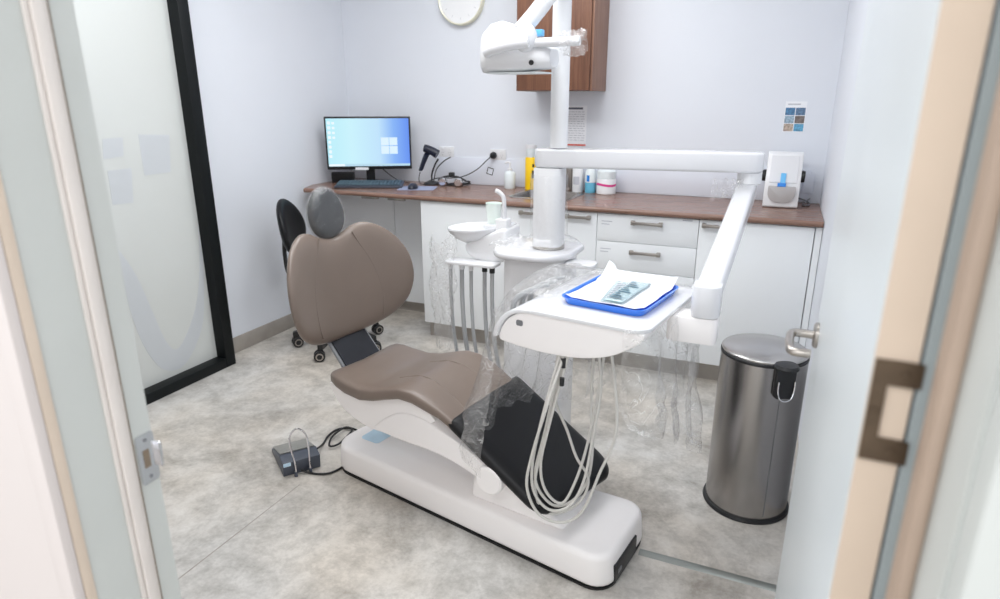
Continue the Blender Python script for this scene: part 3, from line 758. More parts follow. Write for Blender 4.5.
# seat shell
sh_dn = cr([(-.505, .450), (-.487, .408), (-.445, .362), (-.36, .322), (-.265, .309), (-.16, .325), (-.08, .37)], 5)
sh_up = [(.02, .43), (-.03, .485), (-.12, .495), (-.25, .446), (-.40, .434), (-.475, .450)]
MB().prism([(p.x, p.y) for p in sh_dn] + sh_up, -.185, .185, 'xz', .02, seg=4, ang=40).build('seat_shell', M['white_warm'], ch, local=True)
MB().prism([(.0, .43), (.09, .405), (.30, .285), (.44, .20), (.46, .215), (.11, .44), (.05, .46)], -.16, .16, 'xz', .012, seg=3, ang=40).build('leg_shell', M['white_warm'], ch, local=True)
# seat cushion
def ss(w_, zt_, th_, u_, n=36, dip=.0):
    r = []
    for k in range(n):
        a = 2 * pi * k / n
        c_, s_ = cos(a), sin(a)
        v_ = w_ * (abs(c_) ** .32) * (1 if c_ >= 0 else -1)
        zz = zt_ - th_ / 2 + th_ / 2 * (abs(s_) ** .42) * (1 if s_ >= 0 else -1)
        if s_ > 0: zz -= dip * (1 - (v_ / w_) ** 2)
        r.append((u_, v_, zz))
    return r
st_ = [(-.507, .13, .484, .012), (-.505, .155, .490, .024), (-.498, .178, .498, .04), (-.482, .196, .504, .052), (-.45, .206, .503, .062), (-.40, .212, .496, .068), (-.32, .217, .491, .068),
       (-.25, .219, .503, .064), (-.18, .221, .526, .062), (-.12, .222, .543, .06), (-.06, .219, .541, .06), (0, .215, .522, .058), (.05, .209, .500, .05), (.105, .205, .470, .05), (.14, .195, .448, .04), (.155, .18, .436, .022)]
cs = MB().loft([ss(w_, z_, t_, u_, dip=.012) for (u_, w_, z_, t_) in st_])
seat = cs.build('seat_cushion', M['taupe'], ch, local=True, sharp=60)
def seat_z(u):
    for a, b in zip(st_, st_[1:]):
        if a[0] <= u <= b[0]:
            f_ = (u - a[0]) / (b[0] - a[0]); return a[2] + (b[2] - a[2]) * f_
    return .5
for s in (-1, 1):
    MB().tube([(u, s * (.085 + .05 * ((u + .12) / .3) ** 2), seat_z(u) - .0115 * (1 - ((.085 + .05 * ((u + .12) / .3) ** 2) / .215) ** 2) - .0015) for u in (-.22, -.17, -.12, -.06, 0, .05, .1)], .0028, 6).build('seam', M['seam'], seat, local=True)
# leg rest under a black slip cover
ang = math.atan2(.476 - .242, .105 - .47)
LR = Matrix.Translation((.10, 0, .480)) @ Matrix.Rotation(math.atan2(.225, .36), 4, 'Y')
def lrp(a, b, h): return LR @ Vector((a + .075 * max(0, a / .455) * (b + .207) / .45, b, -.028 + h))
ol = [Vector(p) for p in rrect(0, .455, -.207, .245, (.015, .075, .085, .015), 8)]
dense = []
for i in range(len(ol)):
    a, b = ol[i], ol[(i + 1) % len(ol)]
    m_ = max(1, int((b - a).length / .03))
    for k in range(m_): dense.append(a + (b - a) * k / m_)
MB().pad(dense, (.22, .02), lrp, .056, 8, 14.).build('leg_rest', M['black'], ch, local=True, sharp=50)
# backrest
half = [(0, .978), (.035, .982), (.075, .996), (.115, 1.014), (.165, 1.021), (.225, 1.000), (.285, .948), (.323, .875), (.334, .80), (.325, .735), (.298, .675), (.25, .628), (.18, .594), (.09, .576)]
otl = half + [(0, .572)] + [(-a, b) for a, b in reversed(half[1:])]
otl = [(p.x, p.y) for p in cr([(a, b, 0) for a, b in otl], 4, True)]
def bk(v, z, h): return Vector((-.585 - .13 * (z - .57) + 1.05 * v * v + h, v, z))
back = MB().pad(otl, (0, .79), bk, .062, 12, 7.).build('backrest', M['taupe'], ch, local=True, sharp=60)
for s in (-1, 1):
    MB().tube([bk(s * v, z, .0285) for v, z in ((.088, .994), (.108, .95), (.145, .88), (.172, .80), (.182, .73), (.180, .67), (.170, .622))], .0032, 6).build('seam', M['seam'], back, local=True)
# spine bracket between seat and backrest
def quadslab(P0, P1, hw0, hw1, th):
    m = MB(); d = (Vector(P1) - Vector(P0)).normalized(); nn = Vector((d.z, 0, -d.x)) if d.z > 0 else Vector((-d.z, 0, d.x))
    R = []
    for P, hw in ((P0, hw0), (P1, hw1)):
        P = Vector(P); R.append([P + Vector((0, -hw, 0)), P + Vector((0, hw, 0)), P + Vector((0, hw, 0)) + nn * th, P + Vector((0, -hw, 0)) + nn * th])
    return m.loft(R)
br = quadslab((-.492, 0, .455), (-.655, 0, .64), .095, .09, .018).build('backrest_bracket', M['bracket'], ch, local=True)
for s in (-1, 1):
    m = MB(); m.tube([(-.486, s * .100, .457), (-.648, s * .096, .643)], .008, 8, smooth=False); m.build('bracket_rail', M['greyp'], br, local=True)
# headrest on a short stem, under a clear cover
def hr(v, z, h): return Vector((-.655 - .10 * (z - 1.07) + .8 * v * v + h, v, z))
ell = [(.088 * sin(2 * pi * k / 40) * (1 - .10 * cos(2 * pi * k / 40)), 1.075 + .102 * cos(2 * pi * k / 40)) for k in range(40)]
hdr = MB().pad(ell, (0, 1.075), hr, .05, 8, 6.).build('headrest', M['charcoal'], ch, local=True, sharp=60)
def hc(v, z, h): return hr(v, z, h + .004 * noise.noise(Vector((v * 40, z * 30, h * 50))))
ell2 = [(.093 * sin(2 * pi * k / 40) * (1 - .08 * cos(2 * pi * k / 40)), 1.073 + .110 * cos(2 * pi * k / 40)) for k in range(40)]
MB().pad(ell2, (0, 1.073), hc, .060, 8, 6.).build('clear_cover', M['film4'], hdr, local=True, sharp=60)
MB().box(-.675, -.663, -.022, .022, .86, 1.02, .004).build('headrest_stem', M['chrome'], ch, local=True)

# ------------------------------------------------------------------ foot pedal
fp = thing('foot_pedal', 'grey foot control pedal with chrome wire hoop on the floor', 'foot pedal', (-1.79, 1.885, 0), radians(-36))
MB().prism([(.095, 0), (.105, .066), (.045, .076), (-.135, .02), (-.135, 0)], -.078, .078, 'xz', .004).build('housing', M['slate'], fp, local=True)
MB().prism([(.040, .0765), (.040, .080), (-.137, .0260), (-.137, .0222)], -.072, .072, 'xz', .001).build('tread_plate', M['graypad'], fp, local=True)
MB().prism(rrect(-.076, -.045, .050, .065, .003), .1045, .107, 'yz').build('blue_cap', M['bluesticker'], fp, local=True)
MB().tube([(.116, -.030, .002), (.112, -.030, .06), (.085, -.036, .125), (.065, -.030, .165), (.055, 0, .185), (.065, .030, .165), (.085, .036, .125), (.112, .030, .06), (.116, .030, .002)], .0038, 8).build('wire_hoop', M['chrome'], fp, local=True)
for s in (-1, 1):
    MB().box(.106, .122, s * .03 - .006, s * .03 + .006, .0, .022, .002).build('hoop_foot', M['slate'], fp, local=True)
wire('cord', [(-1.745, 1.965, .03), (-1.775, 2.043, .006), (-1.80, 2.111, .006), (-1.802, 2.173, .006), (-1.774, 2.206, .006), (-1.727, 2.198, .012), (-1.706, 2.131, .015), (-1.70, 2.055, .015), (-1.728, 2.03, .015), (-1.765, 2.10, .018), (-1.765, 2.19, .018), (-1.735, 2.208, .012), (-1.694, 2.213, .006), (-1.62, 2.24, .006), (-1.50, 2.25, .006), (-1.40, 2.20, .006)], .0048, M['blackp'], fp)
wire('cord', [(-1.706, 1.815, .02), (-1.685, 1.827, .008), (-1.636, 1.836, .006), (-1.595, 1.862, .006), (-1.579, 1.902, .006), (-1.57, 1.945, .006)], .0048, M['blackp'], fp)

# ------------------------------------------------------------------ black operator stool
so = thing('operator_stool', 'black wheeled operator stool beside the left wall behind the chair', 'stool', (-2.485, 3.11, 0), radians(23))
for k in range(5):
    a = radians(-27 + 72 * k)
    ex, ey = .275 * cos(a), .275 * sin(a)
    leg = MB().loft([[(cos(a) * q - sin(a) * s * hw, sin(a) * q + cos(a) * s * hw, zc + t_ * hh) for s, t_ in ((-1, -1), (1, -1), (1, 1), (-1, 1))] for (q, hw, zc, hh) in ((.02, .028, .125, .024), (.15, .024, .108, .020), (.285, .017, .090, .013))])
    leg = leg.build('base_arm', M['blackp'], so, local=True)
    ca = radians([16, 40, 5, 30, 196][k])
    W = Matrix.Translation((ex, ey, .0)) @ Matrix.Rotation(ca, 4, 'Z')
    cst = MB()
    for s in (-1, 1):
        cst.lathe([(0, -.009), (.028, -.010), (.034, -.006), (.034, .006), (.028, .010), (0, .009)], seg=24, mtx=W @ Matrix.Translation((.012, s * .016, .0345)) @ Matrix.Rotation(pi / 2, 4, 'X'))
    cst.box(-.012, .022, -.006, .006, .03, .078, .003, mtx=W)
    cst = cst.build('caster', M['blackp'], so, local=True)
    hb_ = MB()
    for s in (-1, 1):
        hb_.lathe([(.016, 0), (.023, 0), (.023, .0012), (.016, .0012), (.016, 0)], seg=20, mtx=W @ Matrix.Translation((.012, s * .0262, .0345)) @ Matrix.Rotation(-s * pi / 2, 4, 'X'))
    hb_.build('hub_ring', M['nickel'], cst, local=True)
MB().lathe([(0, .085), (.04, .085), (.04, .15), (.026, .16), (.026, .30), (.02, .30), (.02, .44), (0, .44)], seg=24).build('gas_column', M['blackp'], so, local=True)
MB().lathe([(0, .44), (.18, .442), (.205, .455), (.205, .485), (.185, .50), (0, .505)], seg=40).build('seat', M['black'], so, local=True)
MB().tube([(-.02, 0, .432), (-.20, 0, .43), (-.285, 0, .47), (-.30, 0, .60), (-.292, 0, .70)], .013, 10).build('back_stem', M['blackp'], so, local=True)
ol = [(.19 * sin(2 * pi * k / 40) * (1 - .14 * cos(2 * pi * k / 40)), 0.775 + .165 * cos(2 * pi * k / 40)) for k in range(40)]
MB().pad(ol, (0, .775), lambda v, z, h: Vector((-.262 + 1.0 * v * v + h - .15 * (z - .77), v, z)), .055, 8, 6.).build('backrest', M['black'], so, local=True, sharp=60)

# ------------------------------------------------------------------ pedal bin
bn = thing('pedal_bin', 'tall brushed steel pedal bin beside the open door', 'bin', (.018, 2.37, 0))
MB().lathe([(0, .001), (.158, .001), (.160, .006), (.157, .016), (.150, .018), (0, .018)], seg=64).build('base_ring', M['blackp'], bn, local=True)
MB().lathe([(0, .0185), (.1495, .0185), (.1495, .64), (0, .64)], seg=64).build('body', M['steel'], bn, local=True)
MB().lathe([(.1498, .639), (.151, .639), (.151, .648), (.146, .652), (0, .652)], seg=64).build('rim_ring', M['blackp'], bn, local=True)
MB().lathe([(0, .6525), (.148, .6525), (.149, .658), (.142, .664), (.07, .672), (0, .675)], seg=64).build('lid', M['steel_lid'], bn, local=True)
aa = radians(-63)
ZS = Matrix.Diagonal((1, 1, .975, 1))
HB = Matrix.Rotation(aa, 4, 'Z')
hs = MB().prism(rrect(-.034, .034, .535, .65, .012), .1495, .178, 'yz', .006, mtx=HB)
hs = hs.lathe([(0, .648), (.04, .648), (.042, .654), (.036, .664), (0, .668)], seg=28, mtx=HB @ Matrix.Translation((.165, 0, 0)))
hs.build('carry_bracket', M['blackp'], bn, local=True)
MB().tube([HB @ Vector(p) for p in ((.181, -.028, .605), (.182, -.028, .57), (.183, -.020, .540), (.183, .0, .530), (.183, .020, .540), (.182, .028, .57), (.181, .028, .605))], .003, 8).build('bail_handle', M['chrome'], bn, local=True)
MB().box(.1497, .1507, -.001, .001, .03, .53, mtx=HB).build('seam_line', M['greyp'], bn, local=True)

for o in bn.children: o.data.transform(ZS)
# ------------------------------------------------------------------ dental unit: pedestal, cuspidor, post
PX, PY = -.855, 2.46
un = thing('dental_unit', 'white dental unit with spittoon bowl, post and platform behind chair', 'dental unit', (PX, PY, 0))
MB().prism(rrect(-1.03, -.76, 2.36, 2.60, .05), .002, .889, 'xy', .008).build('pedestal', M['white'], un)
MB().prism(rrect(-1.065, -.735, 2.29, 2.63, (.10, .14, .06, .05), 8), .890, .920, 'xy', .013, seg=4, ang=50).build('platform', M['white_enamel'], un)
MB().prism(rrect(-.757, -.635, 2.36, 2.46, .03), .868, .884, 'xy', .005).build('side_shelf', M['white'], un)
MB().prism(rrect(PX - .059, PX + .059, PY - .059, PY + .059, .036, 8), .930, 1.248, 'xy', .004, ang=60).build('lower_post', M['white'], un)
MB().lathe([(0, .9225), (.066, .9225), (.066, .931), (.05, .934), (0, .934)], c=(PX, PY, 0), seg=36).build('post_collar', M['nickel'], un)
MB().lathe([(0, 1.326), (.035, 1.326), (.035, 2.12), (0, 2.12)], c=(PX + .033, PY, 0), seg=36).build('upper_post', M['white'], un)
# spittoon
bowl = MB().lathe([(0, -.066), (.05, -.062), (.09, -.040), (.116, -.012), (.121, 0), (.119, .006), (.112, .003), (.088, -.028), (.045, -.048), (.012, -.05), (.012, -.058), (0, -.058)], seg=48, sy=.92, mtx=Matrix.Translation((-1.215, 2.50, .970)) @ Matrix.Rotation(radians(-4), 4, 'Y'))
bowl.build('spittoon_bowl', M['white_enamel'], un)
MB().prism([(-1.235, .905), (-1.10, .968), (-1.06, .985), (-1.035, .985), (-1.035, .845), (-1.10, .835), (-1.19, .842), (-1.225, .87)], 2.43, 2.60, 'xz', .014, seg=3, ang=30).build('spittoon_body', M['white'], un)
MB().prism(rrect(-1.165, -1.045, 2.47, 2.59, .02), .972, .990, 'xy', .004).build('cup_shelf', M['white_enamel'], un)
MB().prism(rrect(-1.10, -1.045, 2.46, 2.52, .012), .90, 1.020, 'xy', .003).build('spout_base', M['white'], un)
MB().tube([(-1.069, 2.492, 1.01), (-1.069, 2.492, 1.08), (-1.073, 2.492, 1.112), (-1.09, 2.492, 1.130), (-1.108, 2.492, 1.138)], .0095, 12).build('cup_filler_spout', M['white_enamel'], un)
MB().prism(rrect(-1.30, -1.06, 2.36, 2.45, .02), .828, .842, 'xy', .004).build('suction_holder', M['white'], un)
for k, (x, y, m, r) in enumerate(((-1.285, 2.40, 'hose_dark', .008), (-1.235, 2.41, 'hose_dark', .010), (-1.185, 2.40, 'hose_dark', .008), (-1.125, 2.41, 'hose_dark', .009), (-1.085, 2.40, 'hose_dark', .009))):
    g = MB().lathe([(0, .80), (r * 1.3, .80), (r * 1.3, .827), (0, .827)], c=(x, y, 0), seg=16).build('suction_socket', M['blackp'] if k >= 3 else M['white'], un)
    MB().tube([(x, y, .80), (x, y, .65), (x + .01, y + .01, .45), (x + .05, y + .04, .22), (-1.04 + .01 * k, y + .09, .17)], r, 10).build('suction_hose', M[m], un)
# cup
cp = MB().lathe([(0, 0), (.026, 0), (.027, .003), (.035, .085), (.036, .088), (.034, .087), (.0255, .006), (0, .005)], seg=32)
bmesh.ops.translate(cp.bm, vec=(-1.135, 2.53, .9906), verts=cp.bm.verts)
tag(cp.single('rinse_cup', M['cup'], (-1.135, 2.53, .9906)), 'pale green disposable cup beside the white spout on the dental unit', 'cup')

# ------------------------------------------------------------------ instrument table on its two-part arm
EX, EY = -.110, 2.572     # elbow
TX, TY, TR = -.435, 1.865, radians(-9)
it = thing('instrument_table', 'white instrument table on jointed arm over the chair leg rest', 'instrument table', (PX, PY, 1.23))
dx, dy = EX - PX, EY - PY; L_ = sqrt(dx * dx + dy * dy)
A1 = Matrix.Translation((PX, PY, 0)) @ Matrix.Rotation(math.atan2(dy, dx), 4, 'Z')
MB().prism(rrect(-.062, L_ + .045, -.055, .055, .052, 8), 1.250, 1.322, 'xy', .010, seg=3, ang=50, mtx=A1).build('swing_arm', M['white_enamel'], it)
MB().lathe([(0, 1.205), (.038, 1.205), (.043, 1.21), (.043, 1.249), (0, 1.249)], c=(EX, EY, 0), seg=32).build('elbow_joint', M['white'], it)
# spring arm sloping down from the elbow to the table
P0, P1 = Vector((EX - .004, EY, 1.185)), Vector((-.155, 1.86, .968))
def beam(P0, P1, hw, h0, h1, bev):
    m = MB(); d = P1 - P0; hz = Vector((d.x, d.y, 0)).normalized(); sd = Vector((hz.y, -hz.x, 0))
    R = []
    for f in (0, .02, .5, .98, 1.):
        P = P0 + d * f; h = h0 + (h1 - h0) * f; k = 1 if 0 < f < 1 else .8
        ring_ = []
        for (a, b) in rrect(-hw * k, hw * k, -h * k, h * k, .014 * k, 4): ring_.append(P + sd * a + Vector((0, 0, b)))
        R.append(ring_)
    return m.loft(R)
beam(P0, P1, .035, .034, .034, .01).build('spring_arm', M['white_enamel'], it, sharp=50)
MB().prism(rrect(-.198, -.116, 1.81, 1.91, .03, 6), .905, 1.000, 'xy', .006, ang=50).build('wrist_housing', M['white_enamel'], it)
MB().prism(rrect(-.26, -.118, 1.815, 1.905, .02, 6), .825, .9045, 'xy', .005, ang=50).build('table_mount', M['white_warm'], it)
T = Matrix.Translation((TX, TY, 0)) @ Matrix.Rotation(TR, 4, 'Z')
ZTAB = .92
topl = cr([(-.268, .812), (-.258, .845), (-.232, .880), (-.195, .901), (-.150, .908), (0, .909), (.19, .909)], 5)
bot = cr([(.19, .893), (.155, .862), (.09, .824), (0, .800), (-.10, .793), (-.20, .796), (-.262, .803)], 5)
MB().prism([(p.x, p.y) for p in topl] + [(p.x, p.y) for p in bot], -.235, .235, 'xz', .012, seg=3, ang=40, mtx=T).build('table_body', M['white_warm'], it)
up = cr([(-.285, .815), (-.274, .852), (-.243, .893), (-.200, .915), (-.150, ZTAB)], 5)
dn = cr([(-.15, .9095), (-.197, .9025), (-.234, .8815), (-.2605, .8465), (-.2705, .8135)], 5)
tt = MB().prism([(p.x, p.y) for p in up] + [(p.x, p.y) for p in dn], -.245, .245, 'xz', .004, seg=2, ang=60, mtx=T)
tt.prism(rrect(-.1505, .20, -.245, .245, (.001, .05, .04, .001), 8), .9095, ZTAB, 'xy', .003, mtx=T).build('table_top', M['white_enamel'], it)
MB().prism(rrect(-.205, -.182, .862, .880, .006), -.2365, -.2355, 'xz', mtx=T).build('grey_button', M['greyp'], it)
# hoses looping from below the table
random.seed(3)
hz = [((-0.521, 1.66, 0.795), (-0.55, 1.606, 0.651), (-0.601, 1.617, 0.46), (-0.62, 1.631, 0.339), (-0.587, 1.647, 0.242), (-0.52, 1.666, 0.214), (-0.456, 1.687, 0.254), (-0.41, 1.71, 0.394), (-0.37, 1.734, 0.555), (-0.416, 1.79, 0.80)),
      ((-0.534, 1.66, 0.79), (-0.569, 1.626, 0.609), (-0.604, 1.637, 0.433), (-0.604, 1.651, 0.316), (-0.558, 1.667, 0.251), (-0.499, 1.686, 0.266), (-0.459, 1.707, 0.352), (-0.44, 1.73, 0.512), (-0.43, 1.754, 0.665), (-0.457, 1.79, 0.80)),
      ((-0.509, 1.66, 0.79), (-0.558, 1.647, 0.558), (-0.586, 1.66, 0.409), (-0.572, 1.677, 0.308), (-0.524, 1.697, 0.264), (-0.49, 1.719, 0.336), (-0.464, 1.744, 0.454), (-0.443, 1.771, 0.626), (-0.43, 1.79, 0.80)),
      ((-0.55, 1.70, 0.79), (-0.574, 1.74, 0.62), (-0.537, 1.775, 0.48), (-0.501, 1.765, 0.4), (-0.454, 1.747, 0.345), (-0.468, 1.726, 0.273), (-0.526, 1.707, 0.224), (-0.585, 1.685, 0.228), (-0.605, 1.665, 0.331), (-0.581, 1.655, 0.483), (-0.527, 1.66, 0.79)),
      ((-0.466, 1.79, 0.80), (-0.473, 1.811, 0.557), (-0.454, 1.784, 0.434), (-0.462, 1.759, 0.319), (-0.507, 1.725, 0.253), (-0.56, 1.69, 0.257), (-0.605, 1.665, 0.352), (-0.581, 1.665, 0.503), (-0.517, 1.66, 0.79))]
for k, h in enumerate(hz):
    MB().tube(h, .0047, 10, 8).build('hose', M['hose'], it)
MB().lathe([(0, .755), (.008, .755), (.008, .785), (0, .785)], c=(-.521, 1.655, 0), seg=14).build('hose_fitting', M['blackp'], it)
MB().lathe([(0, .70), (.007, .70), (.007, .725), (0, .725)], c=(-.521, 1.648, 0), seg=14).build('hose_fitting', M['blackp'], it)

# things on the table
BT = T @ Matrix.Translation((.022, .015, ZTAB + .0008)) @ Matrix.Rotation(radians(-1), 4, 'Z')
def rr3(i, r, z): return [BT @ Vector((p[0], p[1], z)) for p in rrect(-.130 + i, .130 - i, -.155 + i, .155 - i, r, 6)]
tr = MB().loft([rr3(.006, .03, .0), rr3(-.002, .035, .018), rr3(-.006, .037, .020), rr3(-.006, .037, .022), rr3(-.001, .034, .021), rr3(.008, .028, .004)])
tag(tr.single('instrument_tray', M['bluetray'], BT @ Vector((0, 0, 0))), 'shallow blue plastic tray lying on the white instrument table', 'tray')
def sheet(u, v):
    x, y = -.120 + .240 * u, -.140 + .312 * v
    z = .0085 + .012 * max(0, (abs(y) - .115) / .04) + .003 * noise.noise(Vector((x * 14, y * 14, 2.)))
    if y > .12: z += (y - .12) * .2
    if x < -.09 and y > .08: z += ((-.09 - x) + (y - .08)) * .16
    z += .010 * max(0, (abs(x) - .10) / .03)
    return BT @ Vector((x, y, z + .004))
pl = MB().grid(sheet, 24, 28)
tag(pl.single('tray_liner', M['paper'], BT @ Vector((0, 0, .01)), solid=.0012), 'white paper liner spread over the blue tray', 'paper liner')
PT = BT @ Matrix.Translation((.0, .01, .0150)) @ Matrix.Rotation(radians(6), 4, 'Z')
for k, (dx_, rz_, z_, lab) in enumerate(((-.012, 6, .0, 'clear blue sterilisation pouch lying lowest on the white tray liner'), (.016, -5, .005, 'clear blue sterilisation pouch lying on top of another pouch'))):
    Q = PT @ Matrix.Translation((dx_, 0, z_)) @ Matrix.Rotation(radians(rz_), 4, 'Z')
    po = thing('sterilisation_pouch', lab, 'pouch', Q.translation, 0, 'pouches on the tray liner')
    MB().grid(lambda u, v: Q @ Vector((-.032 + .064 * u, -.12 + .24 * v, .001 + .004 * sin(pi * u) * sin(pi * v))), 8, 16).build('envelope', M['pouch'], po, solid=.0006)
    pr_ = MB()
    for j in range(9):
        yy = -.10 + j * .022
        pr_.box(-.020, .020 - .012 * (j % 3), yy, yy + .009, .0062, .0066, mtx=Q)
    pr_.build('print', M['pouchprint'] if k else M['ink_pale'], po)
for k in range(3):
    H = T @ Matrix.Translation((-.30, -.10 + .055 * k, .895))
    hp_ = thing('dental_handpiece', 'blue grey dental handpiece under clear film at the table back left corner', 'handpiece', H.translation, 0, 'handpieces under the film')
    MB().tube([H @ Vector(p) for p in ((.0, .0, -.05), (.012, .0, .0), (.06, .03, .035), (.105, .05, .048))], (.010, .007), 12).build('handle', M['hose_dark'], hp_)
    MB().tube([H @ Vector(p) for p in ((-.001, 0, -.055), (.0, .0, -.05))], .0115, 12, smooth=False).build('coupling', M['navy'], hp_)

# ------------------------------------------------------------------ clear plastic covers
def nz(p, s=1.): return noise.noise(Vector(p) * s)
peri = rrect(-.29, .205, -.25, .25, .04, 4)
def peri_at(f):
    n = len(peri); d = [0.]
    for i in range(n):
        a, b = peri[i], peri[(i + 1) % n]; d.append(d[-1] + sqrt((a[0] - b[0]) ** 2 + (a[1] - b[1]) ** 2))
    s = (f % 1.) * d[-1]
    for i in range(n):
        if d[i] <= s <= d[i + 1] + 1e-9:
            q = (s - d[i]) / max(1e-9, d[i + 1] - d[i]); a, b = peri[i], peri[(i + 1) % n]
            x, y = a[0] + (b[0] - a[0]) * q, a[1] + (b[1] - a[1]) * q
            tx, ty = b[0] - a[0], b[1] - a[1]; l = sqrt(tx * tx + ty * ty) or 1
            return x, y, ty / l, -tx / l
    return peri[0][0], peri[0][1], 0, 0
def crk(p, s): return abs(noise.noise(Vector(p) * s))
def skirt(u, v):
    u = .235 + .80 * u
    x, y, nx, ny = peri_at(u)
    left = max(0., min(1., (-x + .02) / .25)); right = max(0., (x - .02) / .18); backness = max(0., (y + .05) / .3); frontness = max(0., -y / .25)
    L = .10 + .40 * min(1, left) * (1 - .35 * backness) + .26 * right * (1 - .2 * frontness) + .18 * backness
    L *= 1 + .35 * nz((u * 9, 3.1, 0)) + .12 * nz((u * 31, 1, 0))
    s = v
    ztop = .925 if x > -.22 else .925 - .10 * min(1, max(0, (-x - .22) / .07)) * .3
    off = .006 + .025 * s + .022 * s * sin(u * 75 + 3 * nz((u * 6, 0, 1))) + .05 * s * (crk((u * 12, s * 1.2, 7.), 1.6) - .2) + .03 * s ** .5 * (crk((u * 20, s * 3.5, 2.), 1.5) - .2)
    if x < -.2: off += .075 * s
    z = ztop - s * L + .012 * nz((u * 40, s * 9, 5.)) * s
    return T @ Vector((x + nx * off, y + ny * off, z))
fm = MB().grid(skirt, 200, 20)
tag(fm.single('table_cover_bag', M['film'], T @ Vector((0, 0, .8)), flat=True), 'clear crinkled plastic cover draped around the instrument table', 'plastic cover')
# tented corner of the cover over the handpieces
def puff(u, v):
    x = -.355 + .22 * v + .10 * max(0, u - .5) * (1 - v); y = -.13 + .40 * u
    e = sin(pi * min(1, max(0, u))) * sin(pi * min(1, .15 + .85 * v))
    z = .922 + .030 * e + .022 * crk((u * 3, v * 2.4, 3), 1.7) + .010 * crk((u * 9, v * 7, 8), 1.5)
    if v < .3: z -= .10 * ((.3 - v) / .3) ** 1.5
    return T @ Vector((x, y, z + .004))
pf = MB().grid(puff, 22, 16)
tag(pf.single('handpiece_cover_bag', M['film2'], T @ Vector((-.2, .15, .92)), flat=True), 'tented clear plastic bag over the handpieces at the table corner', 'plastic cover')
# bag on the suction holder
def sbag(u, v):
    a = 2 * pi * u; s = v
    r = .05 + .012 * sin(3 * a + s * 5) + .016 * nz((cos(a) * 2, sin(a) * 2, s * 6)) - .012 * s
    tail = .016 * nz((cos(a) * 4, sin(a) * 4, s * 14 + 3))
    return Vector((-1.305 + (r + tail) * 1.0 * cos(a) - .01 * (1 - s), 2.375 + (r + tail) * .9 * sin(a), .93 - .50 * s + .03 * sin(2 * a) * (1 - s)))
sb_ = MB().grid(sbag, 26, 26)
tag(sb_.single('suction_cover_bag', M['film'], (-1.305, 2.375, .6), flat=True), 'long crumpled clear plastic bag hanging on the suction holder', 'plastic cover')
# sleeve gathered round the lower post
def sleeve(u, v):
    a = 2 * pi * u
    r = .075 + .003 * sin(5 * a + 4 * v) + .003 * nz((cos(a) * 3, sin(a) * 3, v * 5)) + (.06 * max(0, .16 - v) / .16 * (1 + .5 * nz((a, 3, 1))))
    return Vector((PX + r * cos(a), PY + r * sin(a), .926 + .295 * v + .012 * nz((cos(a) * 4, sin(a) * 4, v * 9)) * (1 if v < .2 else .2) + (.012 if v < .1 else 0)))
sl = MB().grid(sleeve, 44, 20)
tag(sl.single('post_sleeve_bag', M['film3'], (PX, PY, .93)), 'clear plastic sleeve wrapped around the lower post of the unit', 'plastic cover')
def crumple(u, v):
    x = -1.06 + .17 * u; y = 2.30 + .20 * v
    return Vector((x, y, .940 + .035 * abs(nz((u * 4, v * 4, 1))) + .012 * nz((u * 11, v * 11, 4))))
cm = MB().grid(crumple, 22, 22)
tag(cm.single('platform_cover_bag', M['film2'], (-.98, 2.4, .93), flat=True), 'crumpled clear plastic lying on the platform beside the post', 'plastic cover')
def wrap(u, v):
    x = EX - .125 + .11 * u; z = 1.228 - .085 * v * (1 - .4 * u) + .008 * nz((u * 8, v * 8, 2))
    return Vector((x, EY - .06 + .02 * nz((u * 7, v * 7, 5)) - .01 * v, z))
wp = MB().grid(wrap, 14, 12)
tag(wp.single('elbow_cover_scrap', M['film'], (EX - .07, EY - .06, 1.2)), 'small scrap of clear plastic hanging under the arm elbow', 'plastic cover')

# ------------------------------------------------------------------ operating lamp
LX, LY, LZ = -.935, 2.34, 1.655
ol_ = thing('operating_lamp', 'white operating lamp hanging on its arm beside the upper post', 'lamp', (PX, PY, 1.99))
def hring(x, y0, y1, z0, z1, r): return [Vector((x, p[0], p[1])) for p in rrect(y0, y1, z0, z1, r, 5)]
hd = MB().loft([hring(-1.078, 2.30, 2.40, 1.608, 1.685, .02), hring(-1.074, 2.275, 2.425, 1.602, 1.710, .035), hring(-1.060, 2.25, 2.45, 1.601, 1.748, .055), hring(-1.032, 2.235, 2.465, 1.602, 1.772, .07), hring(-.995, 2.23, 2.47, 1.603, 1.780, .075),
                hring(-.945, 2.23, 2.47, 1.603, 1.765, .07), hring(-.905, 2.24, 2.43, 1.607, 1.725, .05), hring(-.865, 2.25, 2.40, 1.610, 1.70, .04), hring(-.825, 2.255, 2.39, 1.613, 1.69, .035), hring(-.80, 2.27, 2.37, 1.618, 1.68, .03)])
head = hd.build('lamp_head', M['white'], ol_, sharp=50)
MB().prism(rrect(-1.06, -.83, 2.275, 2.41, .03), 1.5985, 1.603, 'xy', .002).build('lens', M['clearp'], head)
MB().tube([(-1.025, 2.228, 1.668), (-.99, 2.210, 1.678), (-.92, 2.205, 1.690), (-.86, 2.215, 1.697)], .020, 14).build('yoke', M['white_enamel'], ol_)
MB().ball((-.885, 2.25, 1.715), .042, .042, .05).build('yoke_joint', M['white_enamel'], ol_)
MB().tube([(-.865, 2.255, 1.697), (-.79, 2.26, 1.698), (-.690, 2.265, 1.700)], .0165, 14).build('aiming_handle', M['white_enamel'], ol_)
MB().lathe([(0, 0), (.009, 0), (.009, .004), (0, .005)], seg=16, mtx=Matrix.Translation((-.862, 2.252, 1.632)) @ Matrix.Rotation(pi / 2, 4, 'X')).build('switch', M['blackp'], head)
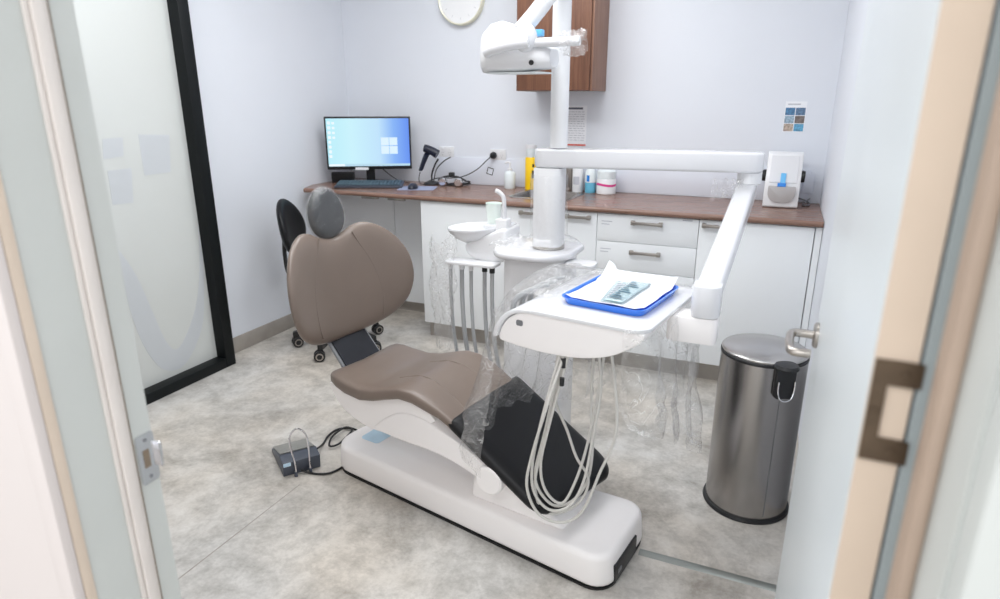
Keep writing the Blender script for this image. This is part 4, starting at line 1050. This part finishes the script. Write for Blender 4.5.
MB().tube([(-.925, 2.30, 1.742), (-.885, 2.32, 1.79), (-.848, 2.335, 1.838)], .030, 16).build('lower_sleeve', M['white'], ol_)
MB().tube([(-.851, 2.334, 1.835), (-.775, 2.40, 1.945), (-.76, 2.43, 1.985)], .029, 16).build('lamp_arm', M['white'], ol_)
MB().lathe([(.0355, 1.94), (.062, 1.94), (.065, 1.95), (.065, 2.04), (.06, 2.05), (.0355, 2.05), (.0355, 1.94)], c=(PX + .033, PY, 0), seg=32).build('post_clamp', M['white'], ol_)
MB().prism(rrect(-.868, -.838, 2.29, 2.32, .006), 1.722, 1.745, 'xy', .003).build('blue_tag', M['bluepale'], ol_)
def hw_(u, v):
    a = 2 * pi * u
    r = .026 + .008 * sin(4 * a + v * 3) + .009 * nz((cos(a) * 2, sin(a) * 2, v * 4))
    if v > .6: r *= 1 + .4 * (v - .6)
    return Vector((-.755 + .085 * v, 2.263 + r * cos(a), 1.693 + 1.25 * r * sin(a)))
fw_ = MB().grid(hw_, 28, 14)
tag(fw_.single('handle_cover_bag', M['film2'], (-.71, 2.263, 1.69), flat=True), 'clear plastic bag wrapped on the lamp handle end', 'plastic cover')

# ------------------------------------------------------------------ light, camera
w = bpy.data.worlds.new('world'); SC.world = w; w.use_nodes = True
bg = w.node_tree.nodes['Background']; bg.inputs['Color'].default_value = (.96, .98, 1, 1); bg.inputs['Strength'].default_value = 2.2
cam = bpy.data.cameras.new('camera'); co = bpy.data.objects.new('camera', cam); COL.objects.link(co)
SC.camera = co
cam.sensor_width = 36; cam.lens = 637 / 1000 * 36; cam.clip_start = .02
co.location = (0, 0, 1.5)
co.rotation_euler = (radians(90) - math.atan(198 / 637), 0, radians(23.6))
cam.dof.use_dof = True; cam.dof.focus_distance = 2.45; cam.dof.aperture_fstop = 3.2
vs = SC.view_settings
SC.display_settings.display_device = 'sRGB'
vs.view_transform = 'Standard'; vs.look = 'None'; vs.gamma = 1; vs.exposure = -.40; vs.use_curve_mapping = False
SC.cycles.use_denoising = True
SC.cycles.max_bounces = 14; SC.cycles.diffuse_bounces = 8; SC.cycles.transparent_max_bounces = 16
